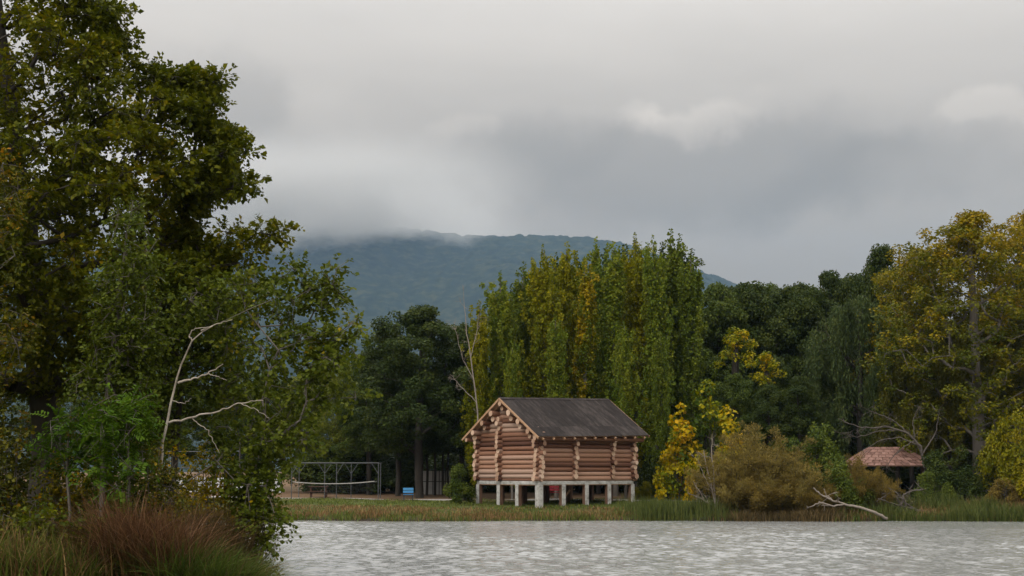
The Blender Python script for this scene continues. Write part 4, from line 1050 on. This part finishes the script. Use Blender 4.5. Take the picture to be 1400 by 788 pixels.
# ------------------------------------------------------------------ grasses
def blades(acc, rg, pos, h, w, bend, lean, seg=5, curl=.35, wind=0.0):
    """arching blades: pos (n,3), height, width, how far they bend over, lean = preferred direction (n,2) or None"""
    n = len(pos); a = rg.uniform(0, 2 * math.pi, n); dr = np.stack([np.cos(a), np.sin(a), 0 * a], 1)
    if lean is not None: dr = dr * .85 + np.concatenate([lean, np.zeros((n, 1))], 1)
    dr = unit(dr); s = np.stack([-dr[:, 1], dr[:, 0], 0 * a], 1)
    s = unit(s + rg.normal(0, .4, (n, 3)) * np.array((1, 1, .3)))
    h = np.broadcast_to(h, (n,)); w = np.broadcast_to(w, (n,)); bend = np.broadcast_to(bend, (n,))
    vs_ = []
    for k in range(seg + 1):
        t = k / seg
        c = pos + np.array([0, 0, 1.]) * (h * (t - curl * bend * t ** 3))[:, None] + dr * (h * bend * t ** 1.9)[:, None]
        ww = w * (1 - t) ** .7 * (.75 + .5 * min(1, t * 3)) + .001
        vs_ += [c - s * ww[:, None] * .5, c + s * ww[:, None] * .5]
    v = np.stack(vs_, 1).reshape(-1, 3); i = (np.arange(n) * (2 * seg + 2))[:, None, None]; k = (np.arange(seg) * 2)[None, :, None]
    q = (i + k + np.array([0, 1, 3, 2])[None, None]).reshape(-1, 4)
    acc.add(v, q, np.repeat(rg.random(n), seg), np.repeat(rg.random(n), seg))
G_green = leaf_mat('sedge_green', [(.02, .036, .010), (.05, .070, .018), (.10, .12, .035)], trans=.25)
G_redbr = leaf_mat('tussock_red_brown', [(.030, .017, .010), (.088, .050, .029), (.20, .125, .078)], trans=.25)
G_dull = leaf_mat('tussock_dull', [(.03, .03, .012), (.08, .06, .03), (.15, .105, .06)], trans=.25)
G_dry = leaf_mat('bank_grass_dry', [(.05, .033, .018), (.125, .08, .042), (.24, .165, .09)], trans=.25)
G_bank = leaf_mat('bank_grass_green', [(.03, .042, .012), (.065, .08, .022), (.13, .14, .045)], trans=.25)
G_reed = leaf_mat('reed_green', [(.022, .032, .011), (.05, .062, .02), (.11, .11, .04)], trans=.25)

def tussock(label, spots, Y, mats, n, h, w, bend, lean, seed, name='grass_tussock', group=None):
    """a clump of arching grass whose root stands at photo columns spots"""
    rg = rng_(seed); px = np.array(spots, float); x = P(px, 600 + 0 * px, Y)[:, 0]; cx = float(x.mean()); z = gz1(cx, Y)
    t = thing(name, label, 'grass', (cx, Y, z), 0, group)
    for nm, mt, fr, hs in mats:
        m = int(n * fr); i = rg.integers(0, len(x), m); a = Acc()
        p = np.stack([x[i] - cx + rg.normal(0, .16, m), rg.normal(0, .28, m), np.full(m, -.05)], 1)
        p[:, 2] = gz(p[:, 0] + cx, p[:, 1] + Y) - z - .05
        ld = np.tile(np.array([lean], float), (m, 1)) if lean is not None else None
        blades(a, rg, p, h * hs * rg.uniform(.65, 1.1, m), w * rg.uniform(.5, 1.7, m), bend * rg.uniform(.25, 1.5, m), ld, 6)
        link(nm, a.mesh(nm), mt, t)
    return t
tussock('red-brown arching grass tussock on the near bank', [170, 200, 225, 250], 24.2, [('dry_blades', G_redbr, .85, 1.0), ('green_blades', G_green, .15, .7)], 4400, 2.05, .015, .62, (-.5, -.25), 201)
tussock('dull brown grass tussock at the water edge below the aspen', [275, 300, 325], 26.4, [('dry_blades', G_dull, .8, 1.0), ('green_blades', G_green, .2, .8)], 3600, 2.0, .013, .5, (.25, -.2), 202)
tussock('lush green sedge tussock hanging into the water', [262, 290, 315, 330], 23.8, [('green_blades', G_green, .85, 1.0), ('dry_blades', G_dull, .15, 1.0)], 3600, 1.6, .019, .75, (.35, -.3), 203)
tussock('thin dark sedge at the tip of the bank over the water', [335, 345], 25.2, [('green_blades', G_green, .6, 1.0), ('dry_blades', G_dull, .4, 1.1)], 900, 1.35, .010, .75, (.9, 0), 204)
tussock('mixed pale grass in front of the thicket', [0, 40, 80, 120], 23.4, [('green_blades', G_bank, .6, 1.0), ('dry_blades', G_dry, .4, 1.05)], 1800, 1.2, .016, .6, None, 205)
tussock('sparse dry grass between herbs and red-brown tussock', [100, 140, 165], 24.6, [('dry_blades', G_dull, .6, 1.0), ('green_blades', G_green, .4, .9)], 1500, 1.45, .015, .6, None, 206)

def field(name, seed, n, pxr, sdr, h, w, bend, mat, label_kind='stuff', dens=None, seg=2):
    rg = rng_(seed); a = Acc(); px = rg.uniform(pxr[0], pxr[1], n * 3)
    yy = rg.uniform(73.0, 76 + sdr[1] + 1, n * 3); x = (px - 700) / F * yy; sd = pond_sd(x, yy)
    clump = vnoise(x * .8 + seed, yy * .9, seed)
    ends = np.clip(np.minimum(px - pxr[0], pxr[1] - px) / 45 + .0, 0, 1) ** 1.2
    ok = (rg.random(n * 3) < ends) & (sd > sdr[0]) & (sd < sdr[1]) & (rg.random(n * 3) < np.clip(clump * 1.9 - .25, .05, 1))
    x, yy = x[ok][:n], yy[ok][:n]; m = len(x)
    hh = h * rg.uniform(.55, 1.15, m) * (.55 + .8 * vnoise(x * .55 + 3 * seed, yy * .6, seed + 1))
    blades(a, rg, np.stack([x, yy, gz(x, yy) - .03], 1), hh, w * rg.uniform(.7, 1.4, m), bend * rg.uniform(.3, 1.4, m), None, seg)
    o = link(name, a.mesh(name), mat); return kind(o, 'stuff')
field('bank_grass', 301, 23000, (160, 1030), (.5, 14), .18, .034, .6, G_bank)
field('dry_bank_grass', 302, 7000, (160, 900), (.9, 3.5), .28, .034, .6, G_dry)
field('dry_reed_fringe', 303, 9000, (160, 930), (.0, 1.2), .40, .032, .35, G_dry)
field('green_fringe', 304, 9000, (160, 960), (-.1, 1.6), .32, .036, .5, G_bank)
field('reeds', 305, 4000, (840, 1010), (-.2, 2.0), 1.0, .034, .3, G_reed)
field('shore_reeds', 306, 6500, (1170, 1460), (-.3, 2.6), .95, .034, .35, G_reed)
field('dry_shore_grass', 307, 5000, (1150, 1460), (-.1, 3.0), .62, .034, .5, G_dry)
field('bank_weeds', 309, 6000, (960, 1180), (-.25, 2.6), .60, .04, .6, G_dull)
field('shore_weeds', 308, 5500, (1130, 1460), (-.2, 3.0), .55, .045, .6, G_green)

# ------------------------------------------------------------------ dead wood
def bare(name, label, cat, base, strokes, mat, seed, twigs=0, group=None):
    """dead wood from photo strokes: (list of (px, py, depth), root radius, tip radius); twigs spring from them"""
    rg = rng_(seed); b = np.array(base, float); t = thing(name, label, cat, tuple(float(v) for v in b), 0, group)
    for i, (pts, r0, r1) in enumerate(strokes):
        a = Acc(); p = np.array(pts, float); wp = P(p[:, 0], p[:, 1], p[:, 2]) - b
        n = 4 * len(p); s = np.linspace(0, len(p) - 1, n); wp = np.stack([np.interp(s, np.arange(len(p)), wp[:, k]) for k in range(3)], 1)
        wp[1:-1] += rg.normal(0, .02, wp[1:-1].shape); add_tube(a, wp, np.linspace(r0, r1, n), 6)
        for _ in range(twigs):
            k = rg.integers(n // 4, n); L = rg.uniform(.25, .8); d = unit(wp[min(k + 1, n - 1)] - wp[max(k - 1, 0)] + rg.normal(0, .5, 3)[None])[0]
            q = np.stack([wp[k], wp[k] + d * L * .5 + rg.normal(0, .04, 3), wp[k] + d * L + rg.normal(0, .08, 3)]); add_tube(a, q, [r1 * .8, r1 * .6, r1 * .35], 4)
            for _ in range(3):
                e = q[1] + unit(d + rg.normal(0, .6, 3)) * L * .5; add_tube(a, np.stack([q[1], (q[1] + e) / 2, e]), [r1 * .5, r1 * .4, r1 * .25], 3)
        link('branch', a.mesh(name + '_branch', True), mat, t)
    return t
Yd = 77.5
bs = P(978, 703, Yd); bs[2] = gz1(bs[0], Yd)
bare('dead_shrub', 'leafless pale grey shrub rising beside the reeds', 'dead shrub', bs, [
    ([(980, 704, Yd), (975, 675, Yd), (966, 640, Yd), (962, 615, Yd)], .06, .015), ([(978, 690, Yd), (976, 650, Yd), (973, 620, Yd), (974, 600, Yd)], .05, .014),
    ([(980, 704, Yd), (960, 680, Yd), (948, 658, Yd)], .045, .012), ([(972, 690, Yd), (960, 683, Yd), (940, 674, Yd)], .04, .012),
    ([(980, 700, Yd), (984, 670, Yd), (982, 640, Yd)], .035, .01), ([(972, 668, Yd), (962, 650, Yd), (955, 630, Yd)], .03, .01)], M_deadwood, 401, 6)
Yf = 75.2
bs = P(1210, 708, Yf); bs[2] = 0.0
bare('fallen_branch', 'pale barkless fallen branch reaching over the water', 'branch', bs, [
    ([(1212, 709, Yf + .6), (1195, 700, Yf), (1170, 693, Yf), (1150, 688, Yf), (1135, 684, Yf - .2), (1122, 676, Yf - .3), (1112, 667, Yf - .4)], .085, .03),
    ([(1153, 690, Yf), (1140, 692, Yf - .3), (1120, 687, Yf - .5), (1108, 693, Yf - .5)], .05, .025), ([(1138, 684, Yf), (1130, 678, Yf), (1126, 668, Yf)], .035, .018)], M_deadwood, 402, 2)
Yh = 77.0
bs = P(1240, 700, Yh); bs[2] = gz1(bs[0], Yh)
bare('driftwood_heap', 'tangled grey dead branches heaped in front of the pavilion', 'driftwood', bs, [
    ([(1270, 702, Yh), (1250, 696, Yh), (1225, 690, Yh), (1200, 682, Yh)], .09, .03), ([(1232, 690, Yh), (1236, 676, Yh), (1246, 671, Yh), (1262, 670, Yh)], .06, .03),
    ([(1235, 694, Yh), (1225, 680, Yh), (1215, 675, Yh), (1198, 686, Yh)], .05, .02), ([(1255, 700, Yh), (1240, 690, Yh), (1228, 676, Yh), (1216, 668, Yh)], .05, .02),
    ([(1236, 704, Yh), (1232, 700, Yh), (1240, 690, Yh)], .04, .02)], M_deadtwig, 403, 6)
Yg = 84.0
bs = P(1262, 680, Yg); bs[2] = gz1(bs[0], Yg)
bare('dead_willow_limb', 'grey leafless willow limbs fanning out above the pavilion roof', 'dead tree', bs, [
    ([(1262, 690, Yg), (1264, 640, Yg), (1258, 610, Yg), (1240, 592, Yg), (1215, 584, Yg), (1180, 585, Yg), (1156, 578, Yg)], .11, .02),
    ([(1258, 610, Yg), (1230, 598, Yg), (1205, 602, Yg), (1180, 615, Yg)], .05, .012), ([(1240, 592, Yg), (1222, 574, Yg), (1200, 566, Yg), (1185, 560, Yg)], .05, .012),
    ([(1225, 588, Yg), (1200, 590, Yg), (1172, 598, Yg), (1150, 592, Yg)], .04, .012), ([(1262, 625, Yg), (1250, 600, Yg), (1248, 575, Yg), (1256, 555, Yg)], .05, .012),
    ([(1262, 620, Yg), (1280, 590, Yg), (1284, 560, Yg)], .05, .012), ([(1250, 603, Yg), (1235, 612, Yg), (1220, 625, Yg), (1212, 640, Yg)], .035, .01)], M_deadtwig, 404, 14)
Yb = 89.5
bs = P(655, 690, Yb); bs[2] = gz1(bs[0], Yb)
bare('bare_birch', 'slanting thin pale birch stem with few twigs behind the gable', 'birch', bs, [
    ([(657, 690, Yb), (653, 570, Yb), (645, 500, Yb), (637, 440, Yb), (634, 405, Yb)], .065, .015), ([(648, 520, Yb), (632, 490, Yb), (622, 450, Yb)], .03, .012),
    ([(643, 490, Yb), (652, 455, Yb), (655, 430, Yb)], .03, .012), ([(651, 550, Yb), (632, 530, Yb), (615, 512, Yb)], .03, .012)], M_deadwood, 405, 9)

# ------------------------------------------------------------------ path, court, walls, bench, pavilion
M_path = noise_mat('gravel_path', [(.22, .20, .175), (.36, .33, .30)], 3, 8, coord='World', rough=.95, bump=.3)
def strip(name, pts, w, mat, lift=.02):
    a = Acc(); p = np.array(pts, float); s = np.linspace(0, len(p) - 1, 60)
    x = np.interp(s, np.arange(len(p)), p[:, 0]); y = np.interp(s, np.arange(len(p)), p[:, 1])
    v = []
    for dy in (-w / 2, -w / 6, w / 6, w / 2): v.append(np.stack([x, y + dy, gz(x, y + dy) + lift], 1))
    v = np.stack(v, 1); i = np.arange(59)[:, None] * 4 + np.arange(3)[None]
    a.add(v.reshape(-1, 3), np.stack([i, i + 4, i + 5, i + 1], -1).reshape(-1, 4)); return kind(link(name, a.mesh(name, True), mat), 'structure')
strip('path', [(-20, 92.5), (-8, 91), (0, 90), (7, 87.5), (11, 84.5), (16, 84), (26, 86)], 2.0, M_path, .05)

M_steel = noise_mat('galvanised_steel', [(.045, .048, .052), (.09, .095, .10)], 3, 4, rough=.55, bump=.05, spec=.5)
M_white = noise_mat('white_paint', [((.30, .31, .31), .25), ((.52, .53, .53), .5), ((.62, .63, .63), .8)], .8, 7, rough=.7, bump=.05)
M_net = noise_mat('net_tape', [(.30, .29, .26), (.38, .37, .34)], 3, 3, rough=.8, bump=0)
M_blue = noise_mat('blue_paint', [(.015, .12, .27), (.028, .19, .37)], 3, 4, rough=.5, bump=.05, spec=.4)
M_dgrey = noise_mat('dark_seam', [(.03, .03, .03), (.06, .06, .06)], 3, 3, bump=0)
def bar(name, p, q, r, mat, parent, k=8):
    a = Acc(); add_tube(a, [p, q], [r, r], k); return link(name, a.mesh(name, True), mat, parent)
def frame(label, xs_, Y, top, braces, group, rail2=None, Yend=None):
    """steel court frame: posts at photo columns xs_, rail at photo row top"""
    x0 = float(P(xs_[0], 600, Y)[0]); t = thing('court_frame', label, 'court frame', (x0, Y, 0), 0, group)
    zt = float(P(450, top, Y)[2]); xw = [float(P(x, 600, Y)[0]) - x0 for x in xs_]
    for i, x in enumerate(xw):
        bar('post', (x, 0, gz1(x + x0, Y) - .1), (x, 0, zt), .027, M_steel, t)
        for s in braces[i]: bar('brace', (x + s * .03, 0, zt - .62), (x + s * .42, 0, zt - .03), .018, M_steel, t)
    bar('rail', (xw[0] - .3, 0, zt + .02), (xw[-1] + .05, 0, zt + .02), .026, M_steel, t)
    if rail2: zz = float(P(450, rail2, Y)[2]); bar('rail', (xw[0], .06, zz), (xw[-1], .06, zz), .03, M_steel, t)
    return t
CG = 'steel frames of the ball court'
frame('steel court frame with three posts carrying the sagging net', [400, 461, 518], 90, 633.5, [(1,), (1,), (-1,)], CG)
frame('rear steel court frame with forked braces behind the net', [410, 445, 481, 521], 94.5, 634, [(-1, 1), (-1, 1), (-1, 1), ()], CG)
frame('steel frame glimpsed behind the oak limbs over the goal', [222, 258, 303, 345], 93, 640, [(1,), (-1, 1), (-1,), (-1,)], CG)
frame('taller steel frame glimpsed behind the aspen limbs', [232, 295, 328], 97, 618, [(1,), (-1,), (-1,)], CG)
# the net
a = Acc(); x0 = float(P(403, 600, 90)[0]); x1 = float(P(513, 600, 90)[0]); n = 24
xx = np.linspace(x0, x1, n); zt = P(403, 659, 90)[2] - .13 * (1 - ((xx - x0) / (x1 - x0) * 2 - 1) ** 2) + .04 * (xx - x0) / (x1 - x0)
net = thing('net', 'sagging white-taped net strung across the court frame', 'net', (x0, 89.9, 0))
bm = bmesh.new(); rows = []
for x, z in zip(xx, zt):
    rows.append([bm.verts.new((x - x0, dy, z + dz)) for dy, dz in ((-.012, -.026), (.012, -.026), (.012, .026), (-.012, .026))])
for i in range(n - 1):
    for j in range(4): bm.faces.new([rows[i][j], rows[i][(j + 1) % 4], rows[i + 1][(j + 1) % 4], rows[i + 1][j]])
bm.faces.new(rows[0][::-1]); bm.faces.new(rows[-1])
me = bpy.data.meshes.new('tape'); bm.to_mesh(me); bm.free(); link('tape', me, M_net, net)
a = Acc()
for k in range(6):
    add_tube(a, np.stack([xx - x0, 0 * xx, zt - .08 - k * .12], 1), .004, 3)
for x, z in zip(np.linspace(x0, x1, 60), np.interp(np.linspace(x0, x1, 60), xx, zt)): add_tube(a, [(x - x0, 0, z - .03), (x - x0, 0, z - .70)], .004, 3)
link('mesh_cords', a.mesh('net_cords'), M_dgrey, net)
for s, x in ((-1, x0), (1, x1)): bar('net_cord', (x - x0, 0, float(zt[0])), (x - x0 + s * .14, .1, float(zt[0]) + .03), .008, M_net, net, 4)

def wall(label, pxa, pxb, Y, ztop, npan, mat, name='panel_wall', fence=False):
    xa = float(P(pxa, 600, Y)[0]); xb = float(P(pxb, 600, Y)[0]); t = thing(name, label, 'wall', (xa, Y, gz1((xa + xb) / 2, Y)), 0)
    zt = float(P(500, ztop, Y)[2]) - t.location[2]; w = (xb - xa) / npan
    for i in range(npan):
        cbox('panel', i * w + .03, (i + 1) * w - .03, .0, .06, -.1, zt * .52, mat, t); cbox('panel', i * w + .03, (i + 1) * w - .03, .0, .06, zt * .52 + .05, zt, mat, t)
    for i in range(npan + 1): cbox('post', i * w - .05, i * w + .05, .062, .16, -.1, zt + .05, M_dgrey, t)
    cbox('rail', 0, xb - xa, .07, .11, zt * .52 - .03, zt * .52 + .08, M_dgrey, t)
    return t
wall('long white prefabricated panel wall behind the court', 225, 386, 104, 653, 12, M_white)
wall('white panel wall under the big shading tree', 575, 618, 101, 644, 5, M_white)
for i, px in enumerate((584, 595, 606, 613)):
    x = float(P(px, 600, 99.5)[0]); a = Acc(); add_tube(a, [(0, 0, -.2), (.05, 0, 1.6), (-.03, .02, 3.4), (.02, 0, 5)], [.10, .085, .08, .06], 7)
    t = thing('slim_trunk', 'thin dark trunk of a young tree in front of the white panel wall', 'tree', (x, 99.5, gz1(x, 99.5)), i, 'thin trunks before the white wall')
    link('trunk', a.mesh('slim_trunk', True), M_bark_dark, t); o = link('crown', BUSH[i % 2].leaf, L_dark, t); o.location = (0, 0, 3.0); o.material_slots[0].link = 'OBJECT'; o.material_slots[0].material = L_dark
# goal, bin, benches
gx = float(P(306, 600, 92)[0]); gx2 = float(P(346, 600, 92)[0]); gzv = gz1(gx, 92); zt = float(P(306, 668, 92)[2])
g = thing('goal', 'white football goal glimpsed through the aspen leaves', 'goal', (gx, 92, gzv))
W_ = gx2 - gx; H_ = zt - gzv
bar('post', (0, 0, -.05), (0, 0, H_), .06, M_white, g); bar('post', (W_, 0, -.05), (W_, 0, H_), .06, M_white, g); bar('crossbar', (-.06, 0, H_), (W_ + .06, 0, H_), .058, M_white, g)
for x in (0, W_): bar('stay', (x, .05, H_ - .03), (x, .9, 0), .03, M_white, g)
bx = float(P(332, 600, 88)[0]); b = thing('litter_bin', 'small blue litter bin on the far bank', 'bin', (bx, 88, gz1(bx, 88)))
bm = bmesh.new(); bmesh.ops.create_cone(bm, cap_ends=True, segments=16, radius1=.15, radius2=.19, depth=.5, matrix=Matrix.Translation((0, 0, .33))); me = bpy.data.meshes.new('bin_body'); bm.to_mesh(me); bm.free(); link('body', me, M_blue, b)
bm = bmesh.new(); bmesh.ops.create_uvsphere(bm, u_segments=16, v_segments=8, radius=.2, matrix=Matrix.Translation((0, 0, .56)) @ Matrix.Scale(.4, 4, (0, 0, 1))); me = bpy.data.meshes.new('bin_lid'); bm.to_mesh(me); bm.free(); link('lid', me, M_blue, b)
bar('leg', (0, 0, -.05), (0, 0, .1), .05, M_dgrey, b)
def bench(label, px, Y, w, mat, group):
    x = float(P(px, 600, Y)[0]); t = thing('bench', label, 'bench', (x, Y, gz1(x, Y)), R(6), group)
    for i in range(3): cbox('seat_slat', -w / 2, w / 2, -.25 + i * .15, -.25 + i * .15 + .13, .40, .44, mat, t, .006)
    for i in range(2): hexa('back_slat', [(-w / 2, .20 + i * .04, .52 + i * .17), (w / 2, .20 + i * .04, .52 + i * .17), (w / 2, .235 + i * .04, .52 + i * .17), (-w / 2, .235 + i * .04, .52 + i * .17),
                                 (-w / 2, .235 + i * .04, .66 + i * .17), (w / 2, .235 + i * .04, .66 + i * .17), (w / 2, .27 + i * .04, .66 + i * .17), (-w / 2, .27 + i * .04, .66 + i * .17)], mat, t)
    for s in (-1, 1):
        cbox('leg', s * w * .42 - .03, s * w * .42 + .03, -.22, -.16, -.05, .397, M_dgrey, t); hexa('leg', [(s * w * .42 - .03, .20, -.05), (s * w * .42 + .03, .20, -.05), (s * w * .42 + .03, .26, -.05), (s * w * .42 - .03, .26, -.05),
             (s * w * .42 - .03, .275, .83), (s * w * .42 + .03, .275, .83), (s * w * .42 + .03, .33, .83), (s * w * .42 - .03, .33, .83)], M_dgrey, t)
        cbox('leg_brace', s * w * .42 - .02, s * w * .42 + .02, -.159, .195, .2, .25, M_dgrey, t)
    return t
BGp = 'blue benches on the far bank'
bench('bright blue slatted bench on the path under the big shading tree', 559, 88.5, .64, M_blue, BGp)
bench('blue bench between goal and court frame', 352, 89, .95, M_blue, BGp)
M_red = noise_mat('red_paint', [(.20, .02, .025), (.30, .035, .04)], 3, 4, rough=.5, bump=.05)
bench('red bench seen between the posts beneath the cabin', 760, 90, 1.1, M_red, None)
M_tbl = noise_mat('dark_table_wood', [(.06, .03, .02), (.11, .06, .04)], 4, 4, bump=.2)
tx = float(P(437, 600, 96)[0]); t = thing('picnic_table', 'dark red-brown wooden picnic table behind the net', 'table', (tx, 96, gz1(tx, 96)))
for i in range(3): cbox('top_plank', -.65, .65, -.36 + i * .25, -.36 + i * .25 + .23, .70, .75, M_tbl, t)
for s in (-1, 1):
    cbox('leg', s * .5 - .04, s * .5 + .04, -.3, -.22, -.05, .697, M_tbl, t); cbox('leg', s * .5 - .04, s * .5 + .04, .22, .3, -.05, .697, M_tbl, t)
    cbox('bench_plank', -.65, .65, s * .62 - .12, s * .62 + .12, .40, .44, M_tbl, t)
    cbox('bench_support', s * .5 - .035, s * .5 + .035, -.72, .72, .34, .397, M_tbl, t)

# pavilion: hipped roof of brown-red shingles on posts
M_shingle = noise_mat('pavilion_shingle', [((.10, .052, .04), .25), ((.21, .115, .09), .55), ((.30, .18, .145), .85)], 3, 5, rough=.85, bump=.3, obj_random=.3)
PY = 86.0
pc = P(1222, 637, PY); pz = float(pc[2]); rz_ = float(P(1222, 611.5, PY + 1.2)[2])
pav = thing('pavilion', 'low open pavilion with hipped brown-red shingle roof half hidden by willow', 'pavilion', (float(pc[0]), PY + 1.6, 0), R(-4))
hw, hd, rw = 2.75, 1.6, 1.05
def roof_face(A, B, C_, D, rows, name):
    """eave A-B, ridge D-C; shingle courses as separate lapped pieces"""
    A, B, C_, D = (np.array(p, float) for p in (A, B, C_, D)); nrm = unit(np.cross(B - A, D - A)); nrm = nrm if nrm[2] > 0 else -nrm
    rgl = rng_(int(abs(A[0] * 100) + abs(D[1] * 7)))
    for r in range(rows):
        s0, s1 = r / rows, min(1.0, (r + 1.12) / rows); e0, e1 = A + (D - A) * s0, B + (C_ - B) * s0; f0, f1 = A + (D - A) * s1, B + (C_ - B) * s1
        ln = np.linalg.norm(e1 - e0); n = max(1, int(ln / .42))
        for i in range(n):
            t0, t1 = i / n + .006, (i + 1) / n - .006; lo = .012 + rgl.uniform(0, .008)
            p = [e0 + (e1 - e0) * t0 + nrm * lo, e0 + (e1 - e0) * t1 + nrm * lo, f0 + (f1 - f0) * t1 + nrm * .002, f0 + (f1 - f0) * t0 + nrm * .002]
            hexa('shingle', [tuple(x) for x in p] + [tuple(x + nrm * .02) for x in p], M_shingle, pav)
E = [(-hw, -hd, pz), (hw, -hd, pz), (hw, hd, pz), (-hw, hd, pz)]; Rg = [(-rw, 0, rz_), (rw, 0, rz_)]
roof_face(E[0], E[1], Rg[1], Rg[0], 7, 'f'); roof_face(E[1], E[2], Rg[1], Rg[1], 7, 'r'); roof_face(E[3], E[0], Rg[0], Rg[0], 7, 'l'); roof_face(E[2], E[3], Rg[0], Rg[1], 7, 'b')
bm = bmesh.new(); v = [bm.verts.new((x, y, z - .03)) for x, y, z in E + Rg]
for f in ((0, 1, 5, 4), (1, 2, 5), (2, 3, 4, 5), (3, 0, 4), (3, 2, 1, 0)): bm.faces.new([v[i] for i in f])
me = bpy.data.meshes.new('roof_deck'); bm.to_mesh(me); bm.free(); link('roof_deck', me, M_post, pav)
gl = gz1(float(pc[0]), PY + 1.6)
for sx in (-1, 1):
    for sy in (-1, 1): cbox('post', sx * (hw - .35) - .07, sx * (hw - .35) + .07, sy * (hd - .3) - .07, sy * (hd - .3) + .07, gl - .2, pz - .035, M_post, pav)
